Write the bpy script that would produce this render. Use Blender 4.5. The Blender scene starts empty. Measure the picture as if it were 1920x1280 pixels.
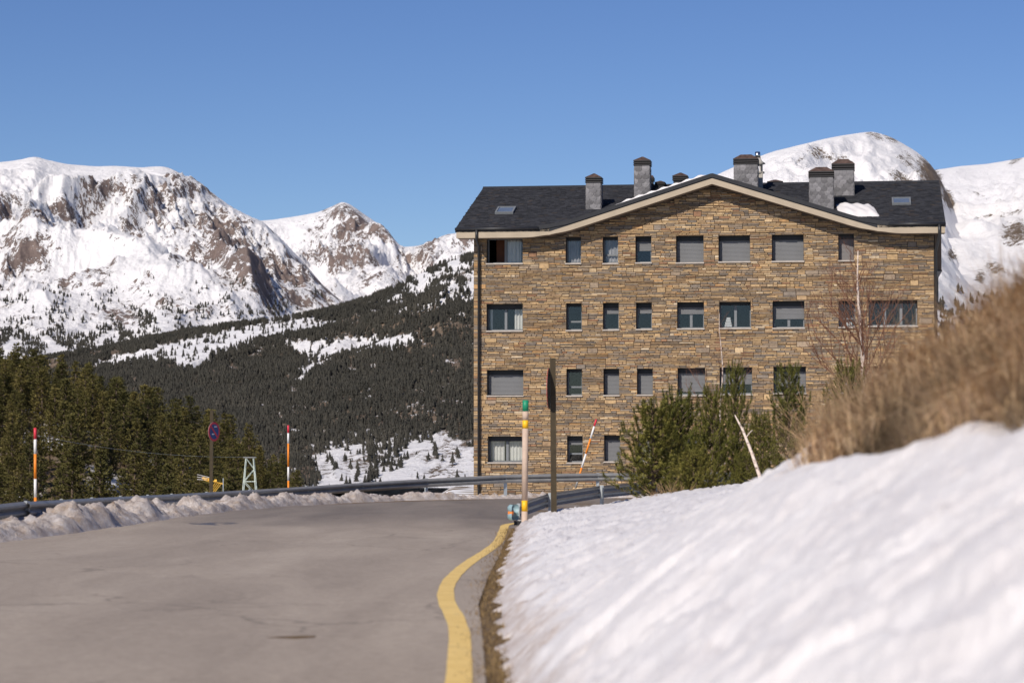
import bpy, bmesh, math, random
import numpy as np
from mathutils import Vector, Matrix
R = math.radians
random.seed(11)
rng = np.random.default_rng(11)
scene = bpy.context.scene
COL = scene.collection

# ------------------------------------------------------------------ camera, sky, sun
F = 4533.0                       # focal length in pixels of the 1920 px photograph (85 mm)
PITCH = math.atan(160.0 / F)
CAMZ = 1.5
cam_d = bpy.data.cameras.new('camera')
cam_d.lens = 85.0; cam_d.sensor_width = 36.0
cam_d.clip_start = 0.5; cam_d.clip_end = 60000.0
cam_d.dof.use_dof = True; cam_d.dof.focus_distance = 112.0; cam_d.dof.aperture_fstop = 2.5
cam = bpy.data.objects.new('camera', cam_d); COL.objects.link(cam)
cam.location = (0, 0, CAMZ); cam.rotation_euler = (math.pi / 2 + PITCH, 0, 0)
scene.camera = cam

SUN_AZ = R(30.0)                 # to the left of straight behind the camera
SUN_EL = R(38.0)
sun_vec = Vector((-math.sin(SUN_AZ) * math.cos(SUN_EL), -math.cos(SUN_AZ) * math.cos(SUN_EL), math.sin(SUN_EL)))
w = bpy.data.worlds.new('World'); scene.world = w; w.use_nodes = True
nt = w.node_tree; nt.nodes.clear()
sky = nt.nodes.new('ShaderNodeTexSky'); sky.sky_type = 'NISHITA'; sky.sun_disc = False
sky.sun_elevation = SUN_EL
sky.sun_rotation = math.atan2(sun_vec.x, sun_vec.y)
sky.altitude = 2000.0; sky.air_density = 1.0; sky.dust_density = 0.1; sky.ozone_density = 4.5
hs = nt.nodes.new('ShaderNodeHueSaturation'); hs.inputs['Saturation'].default_value = 1.12; hs.inputs['Hue'].default_value = .513
bg = nt.nodes.new('ShaderNodeBackground'); bg.inputs['Strength'].default_value = 0.07
wo = nt.nodes.new('ShaderNodeOutputWorld')
nt.links.new(sky.outputs[0], hs.inputs['Color']); nt.links.new(hs.outputs[0], bg.inputs['Color']); nt.links.new(bg.outputs[0], wo.inputs['Surface'])
sun_d = bpy.data.lights.new('sun', 'SUN'); sun_d.energy = 4.0; sun_d.angle = R(0.53); sun_d.color = (1.0, 0.93, 0.84)
sun = bpy.data.objects.new('sun', sun_d); COL.objects.link(sun)
sun.rotation_euler = (-sun_vec).to_track_quat('-Z', 'Y').to_euler()
scene.view_settings.view_transform = 'Standard'; scene.view_settings.look = 'None'
scene.view_settings.gamma = 1.0; scene.view_settings.exposure = 0.27
scene.view_settings.use_curve_mapping = False
scene.render.engine = 'CYCLES'
scene.cycles.use_denoising = True
scene.cycles.max_bounces = 6; scene.cycles.transparent_max_bounces = 12

# ------------------------------------------------------------------ helpers
def ray(px, py):
    """direction (unit depth in Y) of a photograph pixel"""
    xc = (np.asarray(px, float) - 960.0) / F; yc = (640.0 - np.asarray(py, float)) / F
    Y = math.cos(PITCH) - math.sin(PITCH) * yc
    Z = math.sin(PITCH) + math.cos(PITCH) * yc
    return xc / Y, Z / Y
def at(px, py, d):
    a, b = ray(px, py); return Vector((float(a) * d, d, CAMZ + float(b) * d))
def pix(x, y, z):
    """photograph pixel of a world point (numpy)"""
    zz = np.asarray(z, float) - CAMZ; yy = np.asarray(y, float)
    dep = yy * math.cos(PITCH) + zz * math.sin(PITCH)
    up = -yy * math.sin(PITCH) + zz * math.cos(PITCH)
    return 960 + F * np.asarray(x, float) / dep, 640 - F * up / dep

def link(o, parent=None):
    COL.objects.link(o)
    if parent is not None: o.parent = parent
    return o
def tag(o, label=None, cat=None, group=None, kind=None):
    if label: o['label'] = label
    if cat: o['category'] = cat
    if group: o['group'] = group
    if kind: o['kind'] = kind
    return o
def empty(name, loc=(0, 0, 0), rz=0.0, parent=None):
    o = bpy.data.objects.new(name, None); o.location = loc; o.rotation_euler = (0, 0, rz); o.empty_display_size = 0.2
    return link(o, parent)

class MB:
    """mesh collector"""
    def __init__(s): s.v = []; s.f = []; s.c = None; s.mi = []
    def add(s, vs, fs):
        n = len(s.v); s.v.extend([tuple(p) for p in vs]); s.f.extend([tuple(i + n for i in f) for f in fs])
    def box(s, x0, x1, y0, y1, z0, z1):
        s.add([(x0,y0,z0),(x1,y0,z0),(x1,y1,z0),(x0,y1,z0),(x0,y0,z1),(x1,y0,z1),(x1,y1,z1),(x0,y1,z1)],
              [(0,3,2,1),(4,5,6,7),(0,1,5,4),(1,2,6,5),(2,3,7,6),(3,0,4,7)])
    def tube(s, pts, rad, n=6, cap=True):
        pts = [Vector(p) for p in pts]
        rr = rad if isinstance(rad, (list, tuple)) else [rad] * len(pts)
        base = len(s.v); ref = None
        for i, p in enumerate(pts):
            t = (pts[min(i + 1, len(pts) - 1)] - pts[max(i - 1, 0)])
            t = t.normalized() if t.length > 1e-9 else Vector((0, 0, 1))
            if ref is None: ref = Vector((1, 0, 0)) if abs(t.x) < .8 else Vector((0, 1, 0))
            a = (ref - t * ref.dot(t)).normalized(); ref = a; b = t.cross(a)
            for k in range(n):
                an = 2 * math.pi * k / n
                s.v.append(tuple(p + (a * math.cos(an) + b * math.sin(an)) * rr[i]))
        for i in range(len(pts) - 1):
            for k in range(n):
                k2 = (k + 1) % n
                s.f.append((base+i*n+k, base+i*n+k2, base+(i+1)*n+k2, base+(i+1)*n+k))
        if cap:
            s.f.append(tuple(base + k for k in reversed(range(n))))
            s.f.append(tuple(base + (len(pts)-1)*n + k for k in range(n)))
    def prism(s, poly, y0, y1):
        """poly in (x,z), extruded along y"""
        n = len(poly); b = len(s.v)
        s.v += [(p[0], y0, p[1]) for p in poly] + [(p[0], y1, p[1]) for p in poly]
        s.f.append(tuple(b + i for i in range(n))); s.f.append(tuple(b + n + i for i in reversed(range(n))))
        for i in range(n):
            j = (i + 1) % n; s.f.append((b+j, b+i, b+n+i, b+n+j))
    def mesh(s, name, mat=None, smooth=False):
        m = bpy.data.meshes.new(name); m.from_pydata(s.v, [], s.f)
        if mat: m.materials.append(mat)
        if smooth: m.polygons.foreach_set('use_smooth', [True] * len(m.polygons))
        m.update(); return m
    def build(s, name, mat=None, parent=None, smooth=False):
        return link(bpy.data.objects.new(name, s.mesh(name, mat, smooth)), parent)

def np_mesh(name, V, Fq, mat, attrs=None, smooth=True, fcol=None):
    """V (n,3), Fq (m,k) with k 3 or 4"""
    m = bpy.data.meshes.new(name); n, k = Fq.shape
    m.vertices.add(len(V)); m.vertices.foreach_set('co', np.ascontiguousarray(V, dtype=np.float32).ravel())
    m.loops.add(n * k); m.loops.foreach_set('vertex_index', np.ascontiguousarray(Fq, dtype=np.int32).ravel())
    m.polygons.add(n); m.polygons.foreach_set('loop_start', np.arange(0, n * k, k, dtype=np.int32))
    m.polygons.foreach_set('use_smooth', np.full(n, smooth))
    if mat: m.materials.append(mat)
    for nm, arr in (attrs or {}).items():
        a = m.attributes.new(nm, 'FLOAT', 'POINT'); a.data.foreach_set('value', np.asarray(arr, dtype=np.float32).ravel())
    if fcol is not None:
        a = m.attributes.new('tint', 'FLOAT_COLOR', 'FACE'); a.data.foreach_set('color', np.asarray(fcol, dtype=np.float32).ravel())
    m.update(calc_edges=True); m.validate(); return m
def grid_faces(nr, nc):
    i = np.arange(nr - 1)[:, None] * nc + np.arange(nc - 1)[None, :]
    return np.stack([i, i + 1, i + nc + 1, i + nc], -1).reshape(-1, 4)

# ---- noise
def _h(ix, iy, seed):
    n = (ix.astype(np.int64) * 374761393 + iy.astype(np.int64) * 668265263 + seed * 1442695041) & 0xFFFFFFFF
    n = ((n ^ (n >> 13)) * 1274126177) & 0xFFFFFFFF
    n = ((n ^ (n >> 16)) * 2246822519) & 0xFFFFFFFF
    return ((n ^ (n >> 15)) & 0xFFFFFF) / float(0xFFFFFF)
def vnoise(x, y, seed=0):
    x = np.asarray(x, float); y = np.asarray(y, float)
    ix = np.floor(x); iy = np.floor(y); fx = x - ix; fy = y - iy
    ix = ix.astype(np.int64); iy = iy.astype(np.int64)
    def g(dx, dy):
        a = _h(ix + dx, iy + dy, seed) * 2 * np.pi
        return np.cos(a) * (fx - dx) + np.sin(a) * (fy - dy)
    u = fx * fx * fx * (fx * (fx * 6 - 15) + 10); v = fy * fy * fy * (fy * (fy * 6 - 15) + 10)
    return ((g(0,0) * (1-u) + g(1,0) * u) * (1-v) + (g(0,1) * (1-u) + g(1,1) * u) * v) * 1.5
def fbm(x, y, oct=5, seed=0, gain=.5, lac=2.03):
    t = 0; a = 1.0
    for o in range(oct):
        t = t + a * vnoise(x * lac ** o + 17.3 * o, y * lac ** o - 9.1 * o, seed + o); a *= gain
    return t
def ridged(x, y, oct=5, seed=0, gain=.5, lac=2.07):
    t = 0; a = 1.0; wgt = 1.0
    for o in range(oct):
        n = 1 - np.abs(vnoise(x * lac ** o + 31.7 * o, y * lac ** o + 5.3 * o, seed + o)) * 1.6
        n = np.clip(n, 0, 1) ** 2
        t = t + a * n * wgt; wgt = np.clip(n * 1.5, 0, 1); a *= gain
    return t
def sstep(a, b, x):
    t = np.clip((np.asarray(x, float) - a) / (b - a), 0, 1); return t * t * (3 - 2 * t)
def interp(pts, x):
    p = sorted(pts); return np.interp(x, [q[0] for q in p], [q[1] for q in p])
def sinterp(pts, x):
    """smooth (monotone-free cubic) interpolation through points"""
    p = sorted(pts); xs = np.array([q[0] for q in p], float); ys = np.array([q[1] for q in p], float)
    m = np.gradient(ys, xs); x = np.clip(np.asarray(x, float), xs[0], xs[-1])
    i = np.clip(np.searchsorted(xs, x) - 1, 0, len(xs) - 2); h = xs[i+1] - xs[i]; t = (x - xs[i]) / h
    return ((2*t**3-3*t**2+1)*ys[i] + (t**3-2*t**2+t)*h*m[i] + (-2*t**3+3*t**2)*ys[i+1] + (t**3-t**2)*h*m[i+1])
def in_poly(x, y, poly):
    x = np.asarray(x, float); y = np.asarray(y, float); r = np.zeros(x.shape, bool); n = len(poly)
    for i in range(n):
        x0, y0 = poly[i]; x1, y1 = poly[(i + 1) % n]
        c = ((y0 > y) != (y1 > y)) & (x < (x1 - x0) * (y - y0) / ((y1 - y0) + 1e-12) + x0)
        r ^= c
    return r
def dist_poly(x, y, pts, closed=False):
    x = np.asarray(x, float); y = np.asarray(y, float); d = np.full(x.shape, 1e9)
    n = len(pts)
    for i in range(n if closed else n - 1):
        ax, ay = pts[i]; bx, by = pts[(i + 1) % n]
        ux, uy = bx - ax, by - ay; L = ux * ux + uy * uy
        t = np.clip(((x - ax) * ux + (y - ay) * uy) / L, 0, 1)
        d = np.minimum(d, np.hypot(x - ax - t * ux, y - ay - t * uy))
    return d

# ------------------------------------------------------------------ materials
class N:
    def __init__(s, name, rough=.8, spec=.3):
        s.m = bpy.data.materials.new(name); s.m.use_nodes = True; s.t = s.m.node_tree
        s.b = s.t.nodes['Principled BSDF']; s.b.inputs['Roughness'].default_value = rough
        s.b.inputs['Specular IOR Level'].default_value = spec; s._co = None
    def node(s, ty, **kw):
        n = s.t.nodes.new(ty)
        for k, v in kw.items(): setattr(n, k, v)
        return n
    def co(s, kind='Object'):
        if s._co is None: s._co = s.node('ShaderNodeTexCoord')
        return s._co.outputs[kind]
    def geo(s): return s.node('ShaderNodeNewGeometry')
    def mapv(s, scale=(1,1,1), src=None, rot=(0,0,0)):
        m = s.node('ShaderNodeMapping'); m.inputs['Scale'].default_value = scale; m.inputs['Rotation'].default_value = rot
        s.t.links.new(src if src is not None else s.co(), m.inputs['Vector']); return m.outputs[0]
    def noise(s, scale, detail=4, rough=.55, src=None, dist=0):
        n = s.node('ShaderNodeTexNoise'); n.inputs['Scale'].default_value = scale; n.inputs['Detail'].default_value = detail
        n.inputs['Roughness'].default_value = rough; n.inputs['Distortion'].default_value = dist
        s.t.links.new(src if src is not None else s.co(), n.inputs['Vector']); return n.outputs['Fac']
    def ramp(s, fac, stops, interp='LINEAR'):
        r = s.node('ShaderNodeValToRGB'); r.color_ramp.interpolation = interp; e = r.color_ramp.elements
        while len(e) < len(stops): e.new(.5)
        for i, (p, c) in enumerate(stops):
            e[i].position = p; e[i].color = (*c, 1) if len(c) == 3 else c
        s.t.links.new(fac, r.inputs[0]); return r.outputs['Color']
    def mix(s, fac, a, b, mode='MIX'):
        m = s.node('ShaderNodeMix', data_type='RGBA', blend_type=mode)
        for i, v in ((0, fac), (6, a), (7, b)):
            if isinstance(v, (int, float)): m.inputs[i].default_value = v
            elif isinstance(v, (tuple, list)): m.inputs[i].default_value = (*v, 1) if len(v) == 3 else v
            else: s.t.links.new(v, m.inputs[i])
        return m.outputs[2]
    def math(s, op, a, b=None, c=None, clamp=False):
        m = s.node('ShaderNodeMath', operation=op); m.use_clamp = clamp
        for i, v in enumerate((a, b, c)):
            if v is None: continue
            if isinstance(v, (int, float)): m.inputs[i].default_value = v
            else: s.t.links.new(v, m.inputs[i])
        return m.outputs[0]
    def attr(s, name, out='Fac'):
        a = s.node('ShaderNodeAttribute'); a.attribute_name = name; return a.outputs[out]
    def color(s, v):
        if isinstance(v, (tuple, list)): s.b.inputs['Base Color'].default_value = (*v, 1)
        else: s.t.links.new(v, s.b.inputs['Base Color'])
        return s
    def rough(s, v): s.t.links.new(v, s.b.inputs['Roughness']); return s
    def bump(s, h, strength=.5, dist=.02):
        b = s.node('ShaderNodeBump'); b.inputs['Strength'].default_value = strength; b.inputs['Distance'].default_value = dist
        s.t.links.new(h, b.inputs['Height']); s.t.links.new(b.outputs[0], s.b.inputs['Normal']); return s

def plain(name, col, rough=.6, spec=.3, metal=0, var=.12, scale=6):
    n = N(name, rough, spec); n.b.inputs['Metallic'].default_value = metal
    f = n.noise(scale, 5)
    n.color(n.ramp(f, [(.3, tuple(c * (1 - var) for c in col)), (.7, tuple(min(1, c * (1 + var)) for c in col))]))
    return n.m

M = {}
# stone (per-piece tint, from an attribute for the joined pieces and the object colour for single ones)
def stone_mat(name, use_obj):
    n = N(name, .85, .2)
    if use_obj:
        oi = n.node('ShaderNodeObjectInfo'); base = oi.outputs['Color']
    else: base = n.attr('tint', 'Color')
    g = n.geo().outputs['Position']
    f = n.noise(9, 6, .65, src=g); f2 = n.noise(1.3, 3, src=g)
    c = n.mix(.75, base, n.ramp(f, [(.25, (.45, .45, .47)), (.55, (1, 1, 1)), (.8, (1.25, 1.18, 1.05))]), 'MULTIPLY')
    c = n.mix(.25, c, n.ramp(f2, [(.35, (.72, .68, .64)), (.65, (1.1, 1.08, 1.0))]), 'MULTIPLY')
    n.color(c); n.bump(n.noise(22, 6, .65, src=g), .6, .02); return n.m
M['stone_piece'] = stone_mat('stone_piece', True); M['stone_tint'] = stone_mat('stone_tint', False)
M['mortar'] = plain('mortar', (.13, .10, .075), .95, .1, scale=3)
n = N('side_wall_stone', .9, .2); br = n.node('ShaderNodeTexBrick'); br.inputs['Scale'].default_value = 1
br.inputs['Brick Width'].default_value = .45; br.inputs['Row Height'].default_value = .1; br.inputs['Mortar Size'].default_value = .008
br.inputs['Color1'].default_value = (.30, .21, .125, 1); br.inputs['Color2'].default_value = (.2, .165, .125, 1); br.inputs['Mortar'].default_value = (.1, .08, .06, 1)
n.t.links.new(n.mapv((1,1,1), rot=(R(90), 0, 0)), br.inputs['Vector']); n.color(br.outputs['Color']); M['side_stone'] = n.m
n = N('slate', .75, .2); g = n.geo().outputs['Position']
n.color(n.mix(1.0, n.attr('tint', 'Color'), n.ramp(n.noise(5, 5, src=g), [(.3, (.75, .75, .78)), (.7, (1.2, 1.18, 1.15))]), 'MULTIPLY')); M['slate'] = n.m
M['slate_dark'] = plain('slate_dark', (.028, .029, .033), .7, .25)
n = N('chimney_slate', .7, .3); oi = n.node('ShaderNodeObjectInfo')
n.color(n.mix(1.0, oi.outputs['Color'], n.ramp(n.noise(9, 5, src=n.geo().outputs['Position']), [(.3, (.8, .8, .82)), (.7, (1.2, 1.2, 1.2))]), 'MULTIPLY')); M['chimney_slate'] = n.m
M['cap'] = plain('cap_metal', (.035, .032, .032), .6, .3)
M['cap_rust'] = plain('cap_rust', (.085, .055, .045), .75, .2, var=.5, scale=5)
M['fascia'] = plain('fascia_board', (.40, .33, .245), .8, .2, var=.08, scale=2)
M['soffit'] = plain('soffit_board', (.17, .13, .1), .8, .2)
M['gutter'] = plain('gutter_black', (.018, .018, .02), .45, .5)
M['frame'] = plain('window_frame_grey', (.17, .18, .19), .5, .4, var=.05)
M['shutter'] = plain('roller_shutter_grey', (.175, .176, .18), .55, .3, var=.04, scale=2)
M['shutter_brown'] = plain('roller_shutter_brown', (.2, .185, .18), .55, .3, var=.04, scale=2)
M['sill'] = plain('sill_stone', (.42, .37, .32), .8, .2)
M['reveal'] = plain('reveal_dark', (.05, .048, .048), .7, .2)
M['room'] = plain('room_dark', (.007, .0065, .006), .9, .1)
M['curtain'] = plain('curtain_white', (.72, .7, .66), .9, .1, var=.05)
M['net'] = plain('net_curtain_grey', (.42, .40, .41), .9, .1, var=.25, scale=3)
M['wood_door'] = plain('wood_door', (.16, .055, .025), .6, .3)
M['white_box'] = plain('white_box', (.7, .7, .7), .7, .2)
n = N('glass_pane', .04, .5)
tr = n.node('ShaderNodeBsdfTransparent'); tr.inputs[0].default_value = (.88, .89, .89, 1)
gl = n.node('ShaderNodeBsdfGlossy'); gl.inputs['Roughness'].default_value = .03; gl.inputs[0].default_value = (.8, .8, .8, 1)
fr = n.node('ShaderNodeLayerWeight'); fr.inputs[0].default_value = .5; frf = n.math('MULTIPLY_ADD', n.math('POWER', fr.outputs['Facing'], 4.0), .6, .05)
ms = n.node('ShaderNodeMixShader'); n.t.links.new(frf, ms.inputs[0]); n.t.links.new(tr.outputs[0], ms.inputs[1]); n.t.links.new(gl.outputs[0], ms.inputs[2])
n.t.links.new(ms.outputs[0], n.t.nodes['Material Output'].inputs['Surface']); M['glass'] = n.m
M['galv'] = plain('galvanised_steel', (.27, .265, .255), .5, .4, metal=.25, var=.15, scale=3)
M['galv_pale'] = plain('galvanised_post', (.42, .45, .46), .5, .4, metal=.3, var=.12, scale=4)
M['steel_bright'] = plain('steel_flue', (.6, .6, .6), .25, .5, metal=1)
M['concrete'] = plain('concrete_pale', (.45, .42, .37), .9, .2)
M['p_red'] = plain('paint_red', (.62, .035, .06), .5, .4, var=.06)
M['p_orange'] = plain('paint_orange', (.80, .24, .02), .5, .4, var=.06)
M['p_white'] = plain('paint_white', (.74, .72, .70), .5, .4, var=.06)
M['p_yellow'] = plain('paint_yellow', (.82, .45, .012), .5, .4, var=.06)
M['p_green'] = plain('paint_green', (.01, .23, .12), .5, .4, var=.06)
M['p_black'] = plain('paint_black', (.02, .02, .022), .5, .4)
M['p_blue'] = plain('sign_blue', (.012, .04, .2), .4, .4, var=.05)
M['pole_cream'] = plain('pole_cream', (.50, .38, .30), .75, .2, var=.1, scale=8)
M['post_brown'] = plain('post_brown', (.05, .036, .018), .6, .3, var=.2, scale=8)
M['terminal'] = plain('terminal_bluegrey', (.24, .35, .38), .5, .4)
M['reflector'] = plain('reflector_orange', (.75, .22, .04), .3, .6)
M['pylon'] = plain('pylon_palegreen', (.58, .64, .56), .6, .3)
M['antenna_y'] = plain('antenna_yellow', (.8, .45, .06), .5, .3)
# snow
def snow_mat(name, dirty=0.0, streak=False, bs=.25):
    n = N(name, .55, .25); g = n.geo().outputs['Position']
    c = n.ramp(n.noise(2.2, 5, src=g), [(.3, (.655, .62, .612)), (.7, (.745, .715, .705))])
    if dirty > 0:
        d = n.noise(2.1, 7, .7, src=g); d2 = n.noise(14, 5, .7, src=g)
        dd = n.math('ADD', n.math('MULTIPLY', d, .75), n.math('MULTIPLY', d2, .35))
        c = n.mix(n.ramp(dd, [(.52 - .12 * dirty, (0, 0, 0)), (.72, (1, 1, 1))]), c, (.36, .265, .19))
    elif streak:
        d = n.attr('dirt'); d2 = n.noise(9, 6, .7, src=g)
        c = n.mix(n.math('MULTIPLY', d, n.ramp(d2, [(.35, (.15,)*3), (.65, (1,)*3)])), c, (.36, .26, .19))
    n.color(c); n.bump(n.noise(18, 6, .7, src=g), bs, .05)
    n.b.inputs['Subsurface Weight'].default_value = 0.0
    return n.m
M['snow'] = snow_mat('bank_snow', 0, True); M['snow_dirty'] = snow_mat('plough_snow', 1.6, bs=.9); M['snow_roof'] = snow_mat('roof_snow')
# asphalt
n = N('asphalt', .85, .25); g = n.geo().outputs['Position']
along = n.mapv((.55, .09, 1), src=g); band = n.noise(1.0, 5, .6, src=along, dist=.6)
c = n.ramp(band, [(.30, (.295, .248, .206)), (.50, (.35, .296, .246)), (.68, (.40, .342, .285))])
far = n.attr('wear'); c = n.mix(far, c, n.ramp(band, [(.3, (.15, .128, .113)), (.7, (.235, .20, .172))]))
c = n.mix(.35, c, n.ramp(n.noise(60, 3, .8, src=g), [(.3, (.55, .55, .55)), (.7, (1.4, 1.4, 1.4))]), 'MULTIPLY')
vo = n.node('ShaderNodeTexVoronoi', feature='DISTANCE_TO_EDGE'); vo.inputs['Scale'].default_value = .42
nd = n.node('ShaderNodeTexNoise'); nd.inputs['Scale'].default_value = 1.7; nd.inputs['Detail'].default_value = 6
n.t.links.new(g, nd.inputs['Vector']); vm = n.node('ShaderNodeVectorMath', operation='MULTIPLY_ADD'); vm.inputs[1].default_value = (.9, .9, 0)
n.t.links.new(nd.outputs['Color'], vm.inputs[0]); n.t.links.new(g, vm.inputs[2]); n.t.links.new(vm.outputs[0], vo.inputs['Vector'])
crk = n.math('MULTIPLY', n.ramp(vo.outputs['Distance'], [(.004, (1,)*3), (.016, (0,)*3)]), n.ramp(n.noise(.16, 2, src=g), [(.47, (0,)*3), (.56, (1,)*3)]))
c = n.mix(n.math('MULTIPLY', crk, .4), c, (.08, .068, .06))
c = n.mix(n.ramp(n.noise(.33, 2, .4, src=n.mapv((1.0, .28, 1), src=g)), [(.56, (0,)*3), (.575, (.16,)*3)]), c, (.19, .158, .132))
c = n.mix(.75, c, n.ramp(n.noise(9, 8, .9, src=g), [(.32, (.62, .60, .58)), (.68, (1.34, 1.32, 1.3))]), 'MULTIPLY')
wet = n.attr('wet'); wn = n.noise(1.2, 5, .6, src=n.mapv((1.2, .35, 1), src=g), dist=1.0)
wf = n.ramp(n.math('MULTIPLY', wet, n.math('ADD', wn, .35)), [(.74, (0,)*3), (.92, (1,)*3)])
c = n.mix(wf, c, (.07, .062, .06)); n.color(c)
n.rough(n.mix(wf, (.85,)*3, (.42,)*3)); n.bump(n.noise(90, 3, .8, src=g), .25, .01); M['asphalt'] = n.m
n = N('road_paint_yellow', .75, .25); g = n.geo().outputs['Position']
wearf = n.ramp(n.noise(7, 7, .75, src=g), [(.30, (1,)*3), (.42, (0,)*3)])
c = n.ramp(n.noise(3, 4, src=g), [(.3, (.68, .46, .15)), (.7, (.78, .56, .21))])
n.color(n.mix(wearf, c, (.24, .19, .13))); M['yellow_line'] = n.m
# ground with dry grass and dirt
n = N('verge_earth', .95, .1); g = n.geo().outputs['Position']
c = n.ramp(n.noise(3.5, 7, .7, src=g), [(.3, (.085, .06, .04)), (.5, (.17, .12, .075)), (.7, (.27, .19, .11))])
c = n.mix(n.attr('straw'), c, n.ramp(n.noise(6, 6, .7, src=g), [(.3, (.17, .11, .06)), (.7, (.42, .29, .16))]))
c = n.mix(n.attr('snowy'), c, (.8, .785, .79)); n.color(c); n.bump(n.noise(20, 6, .7, src=g), .8, .05); M['earth'] = n.m
n = N('dry_grass', .9, .15); c = n.attr('tint', 'Color'); n.color(c); M['grass'] = n.m
# mountain rock and snow
def mountain_mat(name, rock_a, rock_b, sc):
    n = N(name, .8, .15); g = n.geo().outputs['Position']
    d = n.noise(.012 * sc, 9, .68, src=g); d2 = n.noise(.05 * sc, 6, .65, src=g)
    st = n.mapv((1.0, 1.0, .45), src=g); d3 = n.noise(.17 * sc, 6, .7, src=st); d2 = n.noise(.05 * sc, 6, .7, src=st)
    v = n.math('ADD', n.attr('rock'), n.math('MULTIPLY', n.math('SUBTRACT', d, .5), .6))
    v = n.math('ADD', v, n.math('MULTIPLY', n.math('SUBTRACT', d2, .5), 1.9))
    v = n.math('ADD', v, n.math('MULTIPLY', n.math('SUBTRACT', d3, .5), 1.5))
    m = n.ramp(v, [(.49, (0,)*3), (.53, (1,)*3)])
    rc = n.ramp(n.noise(.02 * sc, 8, .7, src=g), [(.3, rock_a), (.7, rock_b)])
    n.color(n.mix(m, (.80, .78, .78), rc))
    n.bump(n.math('ADD', n.noise(.03 * sc, 8, .7, src=g), n.math('MULTIPLY', m, .25)), .9, 14 / sc); return n.m
M['mtn'] = mountain_mat('mountain_rock_snow', (.12, .092, .083), (.27, .205, .178), 1.0)
M['mtn_near'] = mountain_mat('hill_rock_snow', (.10, .075, .055), (.22, .165, .12), 2.2)
# foliage
def leaf_mat(name, a, b, c_, sc=.6):
    n = N(name, .75, .2); oi = n.node('ShaderNodeObjectInfo'); g = n.geo().outputs['Position']
    f = n.math('ADD', n.math('MULTIPLY', n.noise(sc, 3, src=g), .75), n.math('MULTIPLY', oi.outputs['Random'], .3))
    n.color(n.ramp(f, [(.3, a), (.55, b), (.8, c_)])); return n.m
M['pine_far'] = leaf_mat('pine_needles_wood', (.05, .05, .016), (.108, .094, .027), (.18, .142, .044), .35)
M['pine_near'] = leaf_mat('young_pine_needles', (.075, .082, .018), (.155, .148, .033), (.26, .222, .055), 4.0)
M['pine_dark'] = leaf_mat('distant_pine', (.026, .025, .020), (.040, .037, .029), (.060, .054, .042), .01)
M['bark'] = plain('pine_bark', (.13, .095, .07), .9, .1)
n = N('birch_bark', .8, .2); g = n.geo().outputs['Position']
n.color(n.ramp(n.noise(7, 5, .7, src=n.mapv((1, 1, 2.5), src=g)), [(.36, (.12, .09, .075)), (.46, (.62, .50, .42)), (.7, (.72, .62, .54))])); M['birch'] = n.m
M['twig'] = plain('birch_twig', (.20, .10, .065), .85, .1)
M['twig_straw'] = plain('straw_twig', (.33, .22, .12), .9, .1)

# ------------------------------------------------------------------ near ground
SL = -0.012
def plane(y): return SL * np.clip(y, -30, 110)
RAIL = [(-11.0, 20.0), (-10.4, 36.0), (-9.64, 48.0), (-9.5, 70.0), (-6.63, 80.0), (-4.5, 85.0), (0.2, 90.0), (4.0, 92.0), (10.0, 93.0), (18.0, 92.0)]
PLATEAU = [(-13, -40), (-11.9, 20), (-10.6, 48), (-10.3, 70.5), (-7.2, 81), (-5.0, 86.2), (-3.0, 91), (-3.2, 130), (60, 130), (60, -40)]
FOOT = [(-30, .6), (5, .35), (10, .16), (16, 0.02), (20, -.03), (24.6, -.12), (30, -.1), (36, -.02), (43, .02), (50, .12), (53, .25), (56, .75), (60, 2.1), (64, 4.4), (70, 9.0), (100, 34.0)]
UMAX = [(-30, 2.4), (9, 2.4), (11, 2.36), (13, 2.12), (16, 2.08), (18, 2.6), (20, 3.1), (24, 4.4), (30, 7.0), (64, 16)]
def bank(x, y):
    """rise of the right-hand bank above the road plane"""
    u = np.maximum(x - interp(FOOT, y), 0)
    g = interp([(-30, 1), (14, 1), (17, .90), (20, .76), (24, .55), (32, .40), (42, .29), (52, .23), (62, .16), (80, .08), (100, .0)], y)
    top = interp([(-30, 9), (16, 9), (20, 6.5), (26, 3.2), (40, 1.8), (60, 1.3), (100, .2)], y)
    h = .74 * g * u + .17 * g * np.maximum(u - 2.0, 0) ** 1.3
    return top * (1 - np.exp(-h / np.maximum(top, .05) * 1.08))
def ground_z(x, y):
    x = np.asarray(x, float); y = np.asarray(y, float)
    z = plane(y) + bank(x, y)
    D = np.where(in_poly(x, y, PLATEAU), 0, dist_poly(x, y, PLATEAU, True))
    z = z - np.minimum(.62 * D, 7 + .07 * D)
    shoulder = np.where(x < 0, sstep(1.3, .2, dist_poly(x, y, RAIL)) * .3, 0) 
    far = sstep(86, 97, y) * .35
    return z - shoulder - far
# valley and wooded spur: carries on from the shoulder
def valley_z(x, y):
    r = np.hypot(x, y); px = 960 + F * x / np.maximum(y, 1.0)
    near = ground_z(x, y)
    crest = interp([(-900, 9), (-200, 9), (0, 6.0), (150, 3.0), (300, -2.5), (420, -7), (520, -11), (600, -15), (700, -24), (900, -30), (3000, -30)], px)
    low = -15.0
    hill = low + (crest - low) * sstep(215, 400, r) - 60 * sstep(430, 900, r) + 1.5 * fbm(x / 30, y / 30, 3, 5)
    hill = np.where(crest < low, crest + 1.2 * fbm(x / 30, y / 30, 3, 5) - 25 * sstep(430, 900, r), hill)
    t = sstep(112, 205, r)
    return near * (1 - t) + hill * t

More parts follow.
